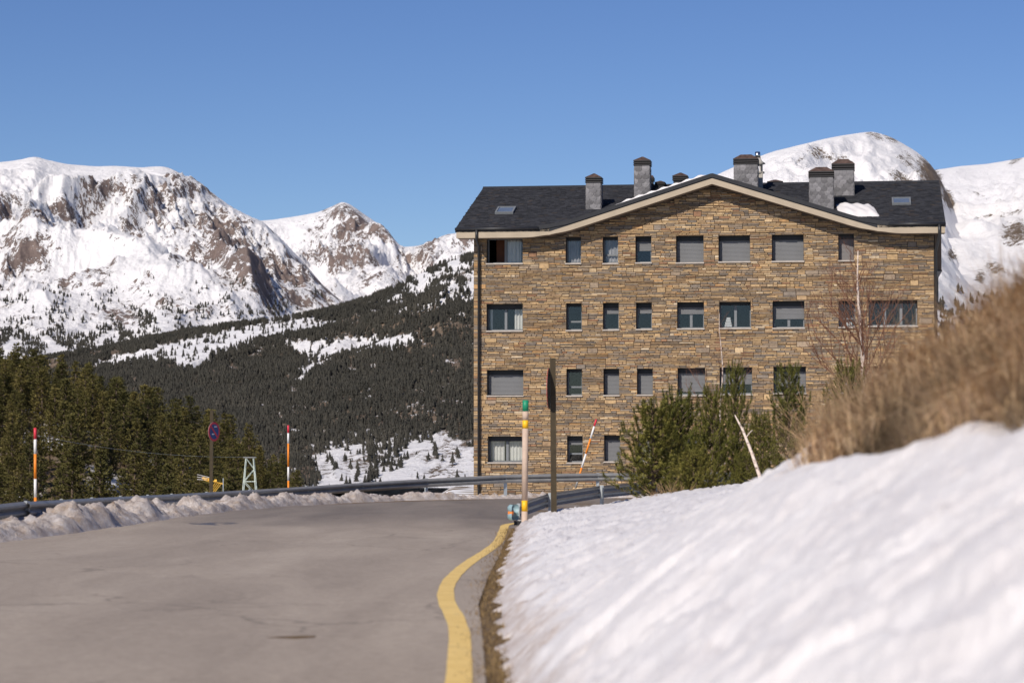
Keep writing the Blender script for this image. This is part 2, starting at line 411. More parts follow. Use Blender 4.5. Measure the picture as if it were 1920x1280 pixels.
def terrain_obj(name, X, Y, Z, mat, attrs, smooth=True, kind='structure', parent=None):
    nr, nc = X.shape
    me = np_mesh(name, np.stack([X, Y, Z], -1).reshape(-1, 3), grid_faces(nr, nc), mat, attrs, smooth)
    o = link(bpy.data.objects.new(name, me), parent); tag(o, kind=kind); return o

xs = np.concatenate([np.linspace(-60, -14, 24), np.arange(-13.5, 12, .3), np.linspace(12.5, 70, 40)])
ys = np.concatenate([np.linspace(-30, 4, 18), np.arange(4.5, 135, .45)])
X, Y = np.meshgrid(xs, ys); Z = ground_z(X, Y) + .05 * fbm(X * .8, Y * .8, 3, 2) * np.where(X > .3, 1, .15) - .016
sn = sstep(86, 88, Y) * sstep(.1, .45, .5 + fbm(X * .5, Y * .5, 3, 9)) + np.where(X < -6, sstep(.2, .6, .4 + fbm(X * .3, Y * .3, 3, 8)), 0)
sn = np.maximum(sn, sstep(44, 50, Y) * sstep(0.4, 1.0, X - interp(FOOT, Y)))
ground = terrain_obj('ground', X, Y, Z, M['earth'], {'snowy': np.clip(sn, 0, 1), 'straw': sstep(1.2, 2.2, X - interp(FOOT, Y)) * sstep(40, 25, Y)})
tag(ground, 'brown earth and patchy snow beside the road', kind='structure')
# wide valley sheet
pc = np.linspace(-1600, 3600, 170); rr = np.concatenate([np.geomspace(104, 1000, 110), np.geomspace(1040, 30000, 30)])
P, Rr = np.meshgrid(pc, rr); X = (P - 960) / F * Rr; Y = Rr; Z = valley_z(X, Y) - .25 - 40 * sstep(900, 2500, Rr)
valley = terrain_obj('valley_floor', X, Y, Z, M['earth'], {'snowy': sstep(.0, .3, fbm(X / 14, Y / 14, 4, 3) - .22 + .7 * sstep(600, 900, P) + .5 * sstep(430, 600, Rr))})
tag(valley, 'snowy ground falling away below the road', kind='structure')

# ------------------------------------------------------------------ road
LEFT_EDGE = [(-30, -9.6), (20, -9.9), (36, -9.6), (43.6, -9.25), (52, -8.75), (61, -7.7), (66, -6.6), (75, -4.3)]
ny = 260
yy = np.linspace(-25, 89, ny)
le = np.where(yy < 75, sinterp(LEFT_EDGE, np.clip(yy, -30, 75)) + .25, 0)
# beyond 75 m the road swings right: parametrise by rows of equal y between outer and inner edge
outer = [(-30, -9.9), (36, -9.9), (48, -9.4), (62, -8.6), (70, -7.6), (76, -5.4), (81, -3.0), (85, -.3), (87.2, 4), (88.2, 9), (88.6, 22)]
oy = np.array([p[0] for p in outer]); ox = np.array([p[1] for p in outer])
lx = np.interp(yy, oy, ox)
innr = [(-30, .4), (5, .15), (16, -.17), (20, -.24), (24.6, -.34), (30, -.30), (36, -.2), (43, -.12), (50, .0), (53, .45), (56, .95), (60, 2.4), (64, 4.8), (70, 9.5), (76, 16), (80, 22)]
rx = np.interp(yy, [p[0] for p in innr], [p[1] for p in innr])
nc_ = 60; S = np.linspace(0, 1, nc_)[None, :]
X = lx[:, None] * (1 - S) + rx[:, None] * S; Y = np.repeat(yy[:, None], nc_, 1); Z = plane(Y) + .0 + .012 * fbm(X * .25, Y * .25, 2, 4)
wear = sstep(38, 58, Y + 1.3 * X + 5 * fbm(X * .25, Y * .07, 3, 6)) * .95
wet = .75 * sstep(1.5, .3, np.abs(X - np.interp(Y, oy, ox) - 1.0)) * sstep(40, 46, Y) * sstep(68, 60, Y)
wet = np.maximum(wet, sstep(2.2, .2, np.hypot((X + 6.6) / .8, (Y - 54) / 2.2)))
road = terrain_obj('road', X, Y, Z, M['asphalt'], {'wear': wear, 'wet': wet})
tag(road, 'worn grey asphalt road bending right', kind='structure')
# yellow edge line
LINE = [(15.2, -.345), (15.96, -.352), (18.5, -.40), (20.9, -.456), (22.9, -.55), (24.7, -.66), (27, -.735), (29, -.745), (31.5, -.695), (36.6, -.49), (41.7, -.26), (46.3, -.20), (49.5, -.17), (53.5, -.04), (57, .75), (60, 1.85), (63, 3.4), (66, 5.3), (70, 8.2), (77, 14)]
ly = np.concatenate([np.linspace(4, 15.2, 12), np.linspace(15.4, 76, 190)])
lxx = np.where(ly < 15.2, -.345 + (15.2 - ly) * .0, sinterp(LINE, np.clip(ly, 15.2, 77)))
dx = np.gradient(lxx, ly); nx = 1 / np.hypot(1, dx); nyv = -dx / np.hypot(1, dx)
hw = .09 + .006 * fbm(ly * .9, ly * 0, 2, 3)
Vx = np.stack([lxx - nx * hw, lxx - nx * hw * .33, lxx + nx * hw * .33, lxx + nx * hw], 1); Vy = np.stack([ly - nyv * hw, ly - nyv * hw * .33, ly + nyv * hw * .33, ly + nyv * hw], 1)
Zl = plane(Vy) + .012 * fbm(Vx * .25, Vy * .25, 2, 4) + .005
line = terrain_obj('road_marking', Vx, Vy, Zl, M['yellow_line'], {})
tag(line, 'wavy yellow painted line along the road edge', kind='structure')

# ------------------------------------------------------------------ snow bank on the right
pc = np.concatenate([np.linspace(860, 1100, 150), np.linspace(1101.5, 2250, 330)])
rr = np.geomspace(5.5, 64, 420)
P, Rr = np.meshgrid(pc, rr); X = (P - 960) / F * Rr; Y = Rr.copy()
X = np.where(Rr < 60, X, X)
u = X - interp(FOOT, Y)
edge_n = .10 * fbm(Y * 1.4, X * 1.4, 4, 21)
# thickness: sits on the bank from the foot up to the dry grass
umax = interp(UMAX, Y) + .16 * fbm(X * 1.1, Y * .8, 4, 23)
th = .17 * (1 - np.exp(-np.maximum(u + edge_n + .05, 0) * 4.0))
th = np.where(u + edge_n < -.05, -.3 + 0 * th, th)
th = th * sstep(0, .35, umax - u) - .12 * sstep(.05, -.3, umax - u)
# ripples running obliquely down the bank, and lumps at the cut edge
q = X * .9 - Y * .16; s_ = X * .5 + Y * .9
wq_ = Y + 1.1 * fbm(X * .7, Y * .4, 3, 30); rip = .050 * fbm(wq_ * .8, X * .5, 3, 31) + .030 * fbm(wq_ * 2.1 + X * .6, X * .8, 3, 33) - .035 * np.abs(fbm(X * 2.6, Y * 1.5, 4, 35)) - .018 * np.abs(fbm(X * 6, Y * 3.6, 3, 36)); rip = 1.35 * rip * sstep(-.1, .7, umax - u)
lump = .07 * fbm(X * 3.2, Y * 2.0, 4, 41) * sstep(.9, .0, u)
lump += .10 * (ridged(X * 2.1, Y * 1.2, 3, 44) - .6) * sstep(44, 52, Y) * sstep(1.6, .2, u)
Zs = plane(Y) + bank(X, Y) + th + (rip + lump) * sstep(.02, .2, th)
dirt = sstep(.42, .0, u + .25 * fbm(X * 2, Y * 1.2, 3, 51)) * .85
snow = terrain_obj('snow_bank', X, Y, Zs, M['snow'], {'dirt': dirt})
tag(snow, 'smooth white snow bank covering the slope beside the road', kind='structure')

# plough ridge along the outer guardrail
def ridge_strip():
    cl = [(-10.4, 18), (-10.2, 30), (-9.55, 43), (-9.15, 50), (-8.9, 57), (-8.3, 66), (-7.2, 73), (-5.9, 78), (-3.9, 82.7), (-1.0, 86.2), (1.5, 88.2), (4, 89.6), (9, 90.5)]
    P_ = np.array(cl); seg = np.hypot(*np.diff(P_, axis=0).T); L = np.concatenate([[0], np.cumsum(seg)])
    n_ = 620; s = np.linspace(0, L[-1], n_); cx = np.interp(s, L, P_[:, 0]); cy = np.interp(s, L, P_[:, 1])
    tx = np.gradient(cx, s); ty = np.gradient(cy, s); ln = np.hypot(tx, ty); nx_, ny_ = ty / ln, -tx / ln      # towards the road
    m_ = 34; a = np.linspace(-1, 1, m_)
    half = interp([(0, .9), (20, .95), (38, .85), (60, .6), (75, .45), (110, .4)], s)
    hgt = interp([(0, .26), (22, .24), (28, .32), (33, .58), (37, .40), (44, .26), (52, .36), (60, .36), (66, .24), (72, .15), (110, .16)], s)
    hgt = 1.0 * hgt * (.8 + .6 * fbm(s * .5, s * 0 + 3, 3, 61))
    hgt = np.maximum(hgt, .1)
    X_ = cx[:, None] + nx_[:, None] * a[None] * half[:, None]; Y_ = cy[:, None] + ny_[:, None] * a[None] * half[:, None]
    prof = np.clip(1 - np.abs(a) ** 2.2, 0, 1)[None]
    lum = .62 + 1.1 * np.abs(fbm(X_ * 1.1, Y_ * .8, 3, 71)) + .55 * np.abs(fbm(X_ * 3.3, Y_ * 2.6, 3, 75)) + .2 * fbm(X_ * 7, Y_ * 6, 2, 76)
    Z_ = plane(Y_) - .18 + (.15 + hgt[:, None] * np.clip(lum, .25, 2)) * prof ** .8 + .05 * fbm(X_ * 5, Y_ * 4, 3, 77) * prof
    for _ in range(2):
        Zp = np.pad(Z_, 2, mode='edge'); Z_ = sum(Zp[i:i + Z_.shape[0], j:j + Z_.shape[1]] for i in range(5) for j in range(5)) / 25
    Z_ = Z_ + (.10 * fbm(X_ * 4, Y_ * 3.4, 4, 78, .6) - .05 * np.abs(fbm(X_ * 9, Y_ * 8, 3, 80))) * prof + .02 * fbm(X_ * 16, Y_ * 14, 2, 79) * prof
    return X_, Y_, Z_
X, Y, Z = ridge_strip()
o = terrain_obj('ploughed_snow', X, Y, Z, M['snow_dirty'], {})
tag(o, 'dirty lumpy ploughed snow ridge below the outer guardrail', kind='structure')

# ------------------------------------------------------------------ dry grass: verge strip and the bank on the right
def grass(name, X, Y, Z, length, width, lean, cols, label, parent=None, clump=0.0):
    n_ = len(X); cl = fbm(X * 1.5, Y * .8, 3, 301); cl2 = fbm(X * 4, Y * 2.2, 2, 302)
    az = lean[0] + rng.normal(0, lean[1], n_) + clump * 1.6 * cl; tilt = np.clip(rng.normal(lean[2], .3, n_), .1, 1.5)
    L = length * rng.uniform(.5, 1.25, n_) * np.clip(1 + clump * (.9 * cl + .5 * cl2), .35, 2); w_ = width * rng.uniform(.6, 1.4, n_)
    dx_, dy_ = np.cos(az), np.sin(az); sx, sy = -dy_, dx_
    V = np.zeros((n_, 5, 3)); base = np.stack([X, Y, Z - .03], 1)
    for k, (f, ww) in enumerate(((0, 1), (.5, .75))):
        h = L * f; out = np.sin(tilt * f) * h; up = np.cos(tilt * f) * h
        c = base + np.stack([dx_ * out, dy_ * out, up], 1)
        V[:, 2*k] = c - np.stack([sx * w_ * ww, sy * w_ * ww, 0 * w_], 1); V[:, 2*k+1] = c + np.stack([sx * w_ * ww, sy * w_ * ww, 0 * w_], 1)
    out = np.sin(tilt) * L; up = np.cos(tilt * .95) * L
    V[:, 4] = base + np.stack([dx_ * out, dy_ * out, up], 1)
    b = (np.arange(n_) * 5)[:, None]
    Fq = np.concatenate([b + np.array([[0, 1, 3]]), b + np.array([[0, 3, 2]]), b + np.array([[2, 3, 4]])], 0)
    ci = rng.choice(len(cols), n_); cc = np.array(cols)[ci] * rng.uniform(.75, 1.25, (n_, 1)) * np.clip(1 + clump * (1.3 * cl + .7 * cl2), .3, 1.6)[:, None]; cc = np.concatenate([cc, np.ones((n_, 1))], 1)
    me = np_mesh(name, V.reshape(-1, 3), Fq, M['grass'], None, False, np.tile(cc, (3, 1)))
    o = link(bpy.data.objects.new(name, me), parent); tag(o, label, kind='stuff'); o['category'] = 'grass'; return o
STRAW = [(.43, .30, .17), (.55, .41, .25), (.31, .205, .125), (.18, .115, .075), (.50, .37, .25)]
def scatter_bank(n_):
    px_ = rng.uniform(1480, 2250, n_ * 3); r_ = rng.uniform(6.5, 24, n_ * 3)
    x = (px_ - 960) / F * r_; y = r_; u = x - interp(FOOT, y)
    um = interp(UMAX, y) + .16 * fbm(x * 1.1, y * .8, 4, 23)
    dens = (.55 + .9 * fbm(x * 1.5, y * .9, 3, 81))
    k = (u > um - .12) & (rng.uniform(0, 1, n_ * 3) < dens)
    return x[k][:n_], y[k][:n_]
gx, gy = scatter_bank(60000)
grass('dry_grass', gx, gy, ground_z(gx, gy), .36, .004, (R(205), .8, 1.0), STRAW, 'long dry straw coloured grass on the steep bank above the snow', clump=1.0)
k_ = rng.choice(len(gx), 700); grass('dry_stalks', gx[k_], gy[k_], ground_z(gx[k_], gy[k_]), .75, .0028, (R(205), 1.2, .55), [(.5, .36, .22), (.3, .2, .12)], 'tall thin dead stalks sticking out of the grass bank')
n_ = 16000; gy = rng.uniform(13, 50, n_); gx = interp(FOOT, gy) - np.abs(rng.normal(.0, .15, n_)) + .04 + .06 * fbm(gy * .8, gy * 0, 3, 4)
grass('verge_grass', gx, gy, plane(gy) - .0, .09, .003, (R(180), 1.5, .9), [(.22, .15, .07), (.30, .2, .09), (.14, .09, .05)], 'short brown grass strip between asphalt and snow')

# ------------------------------------------------------------------ the stone apartment building
A = R(8.0); DL = 103.0
FL = Vector((float(ray(888, 800)[0]) * DL, DL, 0))
U = Vector((math.cos(A), -math.sin(A), 0)); Vb = Vector((math.sin(A), math.cos(A), 0))
def fac(px, py, v=0.0):
    """photograph pixel -> (u, height) on the plane parallel to the facade at depth v"""
    a, b = ray(px, py); o = FL + Vb * v
    # solve d*a = o.x + u*U.x ; d = o.y + u*U.y
    a = float(a); u_ = (a * o.y - o.x) / (U.x - a * U.y); d = o.y + u_ * U.y
    return u_, CAMZ + float(b) * d
W = fac(1752, 600)[0]; BD = 13.0
bld = empty('apartment_building', (FL.x, FL.y, 0), -A)
tag(bld, 'four storey stone clad apartment building with slate roof and chimneys', 'building')
BASE = -3.2; EAVE = fac(1000, 437)[1]; REC = .40
UC, APEX = fac(1335, 327, -.75); KL = fac(1030, 432, -.75)[0]; KR = fac(1645, 408, -.75)[0]
TAN = .343
OV = .75
ZE = fac(940, 428, -OV)[1]                     # top of roof at the front eave
VR = 6.3; ZR = ZE + TAN * (VR + OV)            # ridge
def gab(u): 
    return APEX - (APEX - ZE) * np.where(u < UC, (UC - u) / (UC - KL), (u - UC) / (KR - UC))
def front_top(u):                              # roof top surface along the front edge, softened at the kinks
    z = np.maximum(ZE, gab(u)); d = np.minimum(np.abs(u - KL), np.abs(u - KR))
    return z + .10 * np.exp(-(d / .55) ** 2)
# windows: (px0,px1,py0,py1, kind, shutter fraction)
WIN = [
 (912.5,979.7,446,494,'open',0), (1061,1089,444.7,493.7,'glass1',0), (1130.6,1158.7,443.7,493.7,'bar',0), (1192,1221,443,492.5,'glass1',.5),
 (1268,1319,442,492.5,'shut',1), (1347.6,1406,441.5,490.7,'shut',.98), (1447.6,1506.7,440,489.7,'shut',.97), (1572.3,1600.9,438.8,488.4,'shutb',1),
 (912.8,979.7,570.3,620,'curt1',.0), (1061.9,1090.6,568.8,619,'bar',.0), (1131,1160,568,618,'glass1',.36), (1193,1222,567.5,617,'glass1',.36),
 (1270,1319.7,566.6,616,'two',.4), (1349,1407.6,566,615,'twobox',0), (1449,1508,564.5,614.7,'two',.62), (1573,1603.5,564,613,'barbox',0), (1629,1720,563,611,'three',0),
 (913.4,981,693.7,741.5,'shut',.95), (1062.5,1091,692,741.5,'bar',0), (1132,1160.7,691.4,740.6,'shut',.95), (1194.7,1223.7,691,739.8,'shut',.96),
 (1271,1322,690,740.6,'two',.84), (1349.8,1410,689,739,'two',.58), (1450.7,1511,687.5,737,'two',.7), (1575,1605.5,687,736,'bar',0), (1631,1721,686,734.5,'three',0),
 (915,983,818,866.7,'curt2',0), (1063.7,1092.3,817,867,'bar',.3), (1133,1162.7,816,865,'shut',1), (1196,1225.5,815.5,864.5,'shut',1), (1272.5,1323,815,864,'two',.3),
]
RECTS = []
for (x0, x1, y0, y1, k, s) in WIN:
    ua, wb = fac(x0, (y0 + y1) / 2)[0], 0; ub = fac(x1, (y0 + y1) / 2)[0]; um = (x0 + x1) / 2
    RECTS.append((ua, ub, fac(um, y1)[1], fac(um, y0)[1], k, s))
# wall core: front panels around the openings + reveals
wb_ = MB()
SOFF = .42                                      # soffit drop below roof top
us = sorted({0.0, W} | {r[0] for r in RECTS} | {r[1] for r in RECTS})
for a, b in zip(us[:-1], us[1:]):
    um = (a + b) / 2
    holes = sorted([(r[2], r[3]) for r in RECTS if r[0] <= um <= r[1]])
    lo = BASE
    ta, tb = float(np.maximum(ZE, gab(a))) - SOFF + .05, float(np.maximum(ZE, gab(b))) - SOFF + .05
    for h0, h1 in holes + [(None, None)]:
        if h0 is None: wb_.add([(a, .03, lo), (b, .03, lo), (b, .03, tb), (a, .03, ta)], [(0, 1, 2, 3)])
        else: wb_.add([(a, .03, lo), (b, .03, lo), (b, .03, h0), (a, .03, h0)], [(0, 1, 2, 3)]); lo = h1
wall = wb_.build('wall', M['mortar'], bld)
sw = MB(); zt = ZE - SOFF + .05
sw.add([(0,.03,BASE),(0,BD,BASE),(0,BD,zt),(0,VR,ZR-SOFF),(0,.03,zt)], [(0,4,3,2,1)])
sw.add([(W,.03,BASE),(W,BD,BASE),(W,BD,zt),(W,VR,ZR-SOFF),(W,.03,zt)], [(0,1,2,3,4)])
sw.add([(0,BD,BASE),(W,BD,BASE),(W,BD,zt),(0,BD,zt)], [(0,3,2,1)])
sw.build('side_wall', M['side_stone'], bld)
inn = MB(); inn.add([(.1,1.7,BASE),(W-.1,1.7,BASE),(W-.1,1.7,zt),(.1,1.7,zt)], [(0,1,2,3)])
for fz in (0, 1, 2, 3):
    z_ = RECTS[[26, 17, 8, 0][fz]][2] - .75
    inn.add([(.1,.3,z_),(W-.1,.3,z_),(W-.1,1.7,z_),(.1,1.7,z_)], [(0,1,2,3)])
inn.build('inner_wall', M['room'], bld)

# --- stones: bands of irregular coursed slate; cut round the openings
PAL = [((.39,.285,.165), 4), ((.33,.24,.145), 4.5), ((.285,.205,.13), 4), ((.225,.185,.145), 3.6), ((.185,.162,.14), 2.6), ((.26,.21,.16), 3.4), ((.43,.335,.215), 2), ((.41,.26,.13), .45), ((.25,.15,.095), .8), ((.45,.38,.28), .5)]
pw = np.array([p[1] for p in PAL]); pw = pw / pw.sum(); pc_ = np.array([p[0] for p in PAL])
srng = np.random.default_rng(5)
raw = []
def fill_rows(u0, u1, w0, w1, nsub):
    hs = srng.uniform(.6, 1.4, nsub); hs = hs / hs.sum() * (w1 - w0); wv = w0
    for h in hs:
        uu = u0
        while uu < u1 - .04:
            L = srng.uniform(.15, .5) if h > .065 else srng.uniform(.2, .72)
            if u1 - (uu + L) < .15: L = u1 - uu
            raw.append((uu, uu + L, wv, wv + h)); uu += L
        wv += h
ZTOP = APEX
wv = BASE + 1.3
while wv < ZTOP:
    Hb = srng.uniform(.14, .27); uu = 0.0
    while uu < W - .02:
        if srng.random() < .12:
            L = min(srng.uniform(.28, .6), W - uu)
            hh = Hb * srng.uniform(.75, 1.0) if Hb > .24 else Hb
            raw.append((uu, uu + L, wv, wv + hh))
            if Hb - hh > .03: raw.append((uu, uu + L, wv + hh, wv + Hb))
        else:
            L = min(srng.uniform(.7, 2.4), W - uu)
            if W - uu - L < .3: L = W - uu
            fill_rows(uu, uu + L, wv, wv + Hb, max(2, int(round(Hb / srng.uniform(.042, .08)))))
        uu += L
    wv += Hb
def cut(rects, hole):
    out = []
    a, b, c, d = hole
    for (u0, u1, w0, w1) in rects:
        if u1 <= a or u0 >= b or w1 <= c or w0 >= d: out.append((u0, u1, w0, w1)); continue
        if u0 < a: out.append((u0, a, w0, w1))
        if u1 > b: out.append((b, u1, w0, w1))
        x0, x1 = max(u0, a), min(u1, b)
        if w0 < c: out.append((x0, x1, w0, c))
        if w1 > d: out.append((x0, x1, d, w1))
    return out
stones = []
for r in raw:
    lst = [r]
    for h in RECTS:
        if r[0] < h[1] and r[1] > h[0] and r[2] < h[3] and r[3] > h[2]: lst = cut(lst, h[:4])
    for (u0, u1, w0, w1) in lst:
        if u1 - u0 < .03 or w1 - w0 < .015: continue
        lim = min(float(np.maximum(ZE, gab(u0))), float(np.maximum(ZE, gab(u1)))) - SOFF + .03
        if w0 > lim: continue
        stones.append((u0, u1, w0, min(w1, max(lim, w0 + .02))))
def stone_verts(u0, u1, w0, w1):
    g = .004; ch = .008; pr = srng.uniform(.012, .042)
    j = lambda s=.006: srng.uniform(-s, s)
    o_ = [(u0+g, w0+g), (u1-g, w0+g), (u1-g, w1-g), (u0+g, w1-g)]
    i_ = [(u0+g+ch+abs(j()), w0+g+ch*.7+abs(j(.004))), (u1-g-ch-abs(j()), w0+g+ch*.7+abs(j(.004))), (u1-g-ch-abs(j()), w1-g-ch*.7-abs(j(.004))), (u0+g+ch+abs(j()), w1-g-ch*.7-abs(j(.004)))]
    t = [j(.006) for _ in range(4)]
    return [(p[0], .031, p[1]) for p in o_] + [(p[0], .031 - pr - .02 + t[k], p[1]) for k, p in enumerate(i_)]
SF = [(0,1,5,4),(1,2,6,5),(2,3,7,6),(3,0,4,7),(4,5,6,7)]
area = [(s[1]-s[0]) * (s[3]-s[2]) for s in stones]
big = set(np.argsort(area)[::-1][:300].tolist())
def tint():
    c = pc_[srng.choice(len(PAL), p=pw)] * srng.uniform(.85, 1.2) * np.array([1.2, 1.13, 1.06]); return (float(c[0]), float(c[1]), float(c[2]), 1.0)
SV, SFc, SC = [], [], []
for i, s in enumerate(stones):
    vs = stone_verts(*s); c = tint()
    if i in big:
        mb = MB(); mb.add(vs, SF); o = mb.build('stone', M['stone_piece'], wall); o.color = c
    else:
        b0 = len(SV); SV.extend(vs); SFc.extend([tuple(q + b0 for q in f) for f in SF]); SC.extend([c] * 5)
me = np_mesh('stonework', np.array(SV), np.array(SFc), M['stone_tint'], None, False, np.array(SC))
o = link(bpy.data.objects.new('stonework', me), wall); tag(o, kind='stuff')

# --- windows
def bx(name, mat, parent, *b):
    m = MB(); m.box(*b); return m.build(name, mat, parent)
def shutter_mesh(a, b, z0, z1, y):
    m = MB(); n_ = max(2, int((z1 - z0) / .055)); zs = np.linspace(z0, z1, n_ + 1)
    for k in range(n_):
        lo, hi = zs[k], zs[k+1]; mid = lo + (hi - lo) * .25
        m.add([(a,y+.012,lo),(b,y+.012,lo),(b,y,mid),(a,y,mid),(b,y,hi),(a,y,hi),(b,y+.012,hi),(a,y+.012,hi)], [(0,1,2,3),(3,2,4,5),(5,4,6,7)])
    m.box(a, b, y - .008, y + .03, z0 - .035, z0 + .004)
    return m
def curtain(a, b, z0, z1, y, parent, ph=0):
    m = MB(); n_ = 36; us_ = np.linspace(a, b, n_)
    vs = [(u_, y + .03 * math.sin(u_ * 42 + ph) + .015 * math.sin(u_ * 97), z) for z in (z0, z1) for u_ in us_]
    m.add(vs, [(i, i + 1, n_ + i + 1, n_ + i) for i in range(n_ - 1)]); return m.build('curtain', M['curtain'], parent, True)
for (a, b, c, d, k, s) in RECTS:
    win = empty('window', ((a + b) / 2, 0, c), 0, bld)
    hw_, H = (b - a) / 2, d - c
    rv = MB(); y0, y1 = .03, REC + .06
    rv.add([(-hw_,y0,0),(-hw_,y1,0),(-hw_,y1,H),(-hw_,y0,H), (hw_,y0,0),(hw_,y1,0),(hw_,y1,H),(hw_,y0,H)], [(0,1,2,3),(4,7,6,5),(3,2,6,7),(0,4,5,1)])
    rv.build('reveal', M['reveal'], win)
    bx('sill', M['sill'], win, -hw_ - .03, hw_ + .03, -.07, REC - .02, -.045, .012)
    ft = .055; y = REC
    fm = MB()
    fm.box(-hw_ + .002, -hw_ + ft, y, y + .06, .014, H - .002); fm.box(hw_ - ft, hw_ - .002, y, y + .06, .014, H - .002)
    fm.box(-hw_ + ft, hw_ - ft, y + .002, y + .058, .014, .014 + ft); fm.box(-hw_ + ft, hw_ - ft, y + .002, y + .058, H - ft, H - .002)
    fm.build('frame', M['frame'], win)
    bars = []
    if k in ('two', 'twobox', 'open', 'curt1', 'curt2'): bars = [0]
    if k == 'three': bars = [-hw_ / 3, hw_ / 3]
    for q in bars: bx('mullion', M['frame'], win, q - .055, q + .055, y - .005, y + .05, .07, H - .057)
    if k in ('bar', 'barbox'): bx('transom', M['frame'], win, -hw_ + ft, hw_ - ft, y - .004, y + .05, H * .30, H * .30 + .07)
    xs_ = [-hw_ + ft] + bars + [hw_ - ft]
    for p0, p1 in zip(xs_[:-1], xs_[1:]):
        if k == 'open' and p0 < -.1:
            continue
        bx('pane', M['glass'], win, p0 + .003, p1 - .003, y + .028, y + .034, .014 + ft, H - ft)
    if s > 0:
        z0 = H * (1 - s) + (.03 if s > .9 else 0)
        shutter_mesh(-hw_ + .012, hw_ - .012, max(z0, .05), H - .004, y - .05).build('shutter', M['shutter_brown' if k == 'shutb' else 'shutter'], win)
    if k != 'open': bx('shutter_box_shade', M['p_black'], win, -hw_ + .008, hw_ - .008, y - .085, y - .004, H - (.2 if s or k in ('curt1', 'curt2') else .12), H - .003)  # shutter box, painted black to deepen the lintel's shade on the window head
    if k == 'curt1':
        curtain(hw_ * .46, hw_ - .07, .08, H - .12, y + .13, win); curtain(-hw_ + .06, -hw_ + .18, .08, H - .12, y + .13, win)
    if k == 'curt2':
        curtain(-hw_ + .06, -.14, .08, H - .1, y + .12, win); curtain(.07, hw_ - .07, .08, H - .1, y + .12, win, 2)
    if k == 'open':
        bx('door_panel', M['wood_door'], win, -hw_ * .62, -.06, y + .5, y + .55, .0, H)
        curtain(.06, hw_ - .12, .08, H - .06, y + .10, win, 1)
    if k in ('glass1', 'bar') and s == 0 and d > 8: curtain(-hw_ + .06, hw_ - .06, .08, H - .06, y + .11, win, a).data.materials[0] = M['net']
    if k == 'twobox':
        for q in range(4): bx('folded_towel', M['white_box'], win, -hw_ * .72 + .03 * q, -hw_ * .25 - .02 * q, y + .1, y + .3, .08 + q * .1, .17 + q * .1)
    if k == 'barbox': bx('white_box', M['white_box'], win, -.03, .2, y + .07, y + .12, .08, .22)

# --- roof
roof = MB(); uL, uR = -.68, W + .46; uLr = uL + .12
zB = 9.0; VB = VR + (ZR - zB) / TAN
th_ = .16
def slab(poly, dz):
    n_ = len(poly); b0 = len(roof.v)
    roof.v += [tuple(p) for p in poly] + [(p[0], p[1], p[2] - dz) for p in poly]
    roof.f.append(tuple(b0 + i for i in range(n_))); roof.f.append(tuple(b0 + n_ + i for i in reversed(range(n_))))
    for i in range(n_):
        j = (i + 1) % n_; roof.f.append((b0 + j, b0 + i, b0 + n_ + i, b0 + n_ + j))
TG_L = (APEX - ZE) / (UC - KL); TG_R = (APEX - ZE) / (KR - UC)
vA = (APEX - ZE) / TAN - OV           # where the gable ridge meets the main slope
vA = min(vA, VR)
slab([(uL, -OV, ZE), (KL, -OV, ZE), (UC, vA, ZE + TAN * (vA + OV)), (UC, VR, ZR), (uLr, VR, ZR)], th_)
slab([(KR, -OV, ZE), (uR, -OV, ZE), (uR, VR, ZR), (UC, VR, ZR), (UC, vA, ZE + TAN * (vA + OV))], th_)
slab([(uLr, VR, ZR), (uR, VR, ZR), (uR, VB, zB), (uLr, VB, zB)], th_)
slab([(KL, -OV - .01, ZE + .002), (UC, -OV - .01, APEX), (UC, vA + .02, APEX), ], th_)
slab([(UC, -OV - .01, APEX), (KR, -OV - .01, ZE + .002), (UC, vA + .02, APEX)], th_)
roof_o = roof.build('roof', M['slate_dark'], bld)
# slates on the front slopes
SV, SFc, SC = [], [], []
sl_len = math.hypot(VR + OV, ZR - ZE); ex = .13; rows = int(sl_len / ex)
cs, sn_ = (VR + OV) / sl_len, (ZR - ZE) / sl_len
for r_ in range(rows):
    s0 = r_ * ex; uu = uL + srng.uniform(0, .2)
    while uu < uR - .05:
        wd = srng.uniform(.17, .27); u1 = min(uu + wd, uR); um = (uu + u1) / 2
        vm = -OV + (s0 + .1) * cs; zm = ZE + (s0 + .1) * sn_
        lft = uL + (uLr - uL) * s0 / sl_len
        if (zm > float(gab(um)) + .02 or um < KL or um > KR) and uu > lft - .02:
            s1 = s0 + ex + .05; l0 = .022 + srng.uniform(0, .012); l1 = .004
            b0 = len(SV)
            for (s_, lf) in ((s0, l0), (s1, l1)):
                for u_ in (uu + .004, u1 - .004):
                    SV.append((u_, -OV + s_ * cs - lf * sn_, ZE + s_ * sn_ + lf * cs))
            for u_ in (uu + .004, u1 - .004): SV.append((u_, -OV + s0 * cs, ZE + s0 * sn_ + .001))
            g_ = srng.uniform(.6, 1.35); base_ = np.array([.040, .041, .047]) * g_
            if srng.random() < .04: base_ = np.array([.06, .05, .045])
            SFc += [(b0, b0+1, b0+3, b0+2), (b0+4, b0+5, b0+1, b0)]; SC += [(*base_, 1)] * 2
        uu = u1
me = np_mesh('slate_courses', np.array(SV), np.array(SFc), M['slate'], None, False, np.array(SC)); o = link(bpy.data.objects.new('slate_courses', me), roof_o); tag(o, kind='stuff')
# ridge cap
m = MB(); m.prism([(-.14, -.05), (0, .05), (.14, -.05)], 0, 1)
m.v = [((uLr) + (p[1]) * (uR - uLr), VR + p[0], ZR + p[2] + .02) for p in m.v]; m.build('ridge_cap', M['slate_dark'], roof_o)
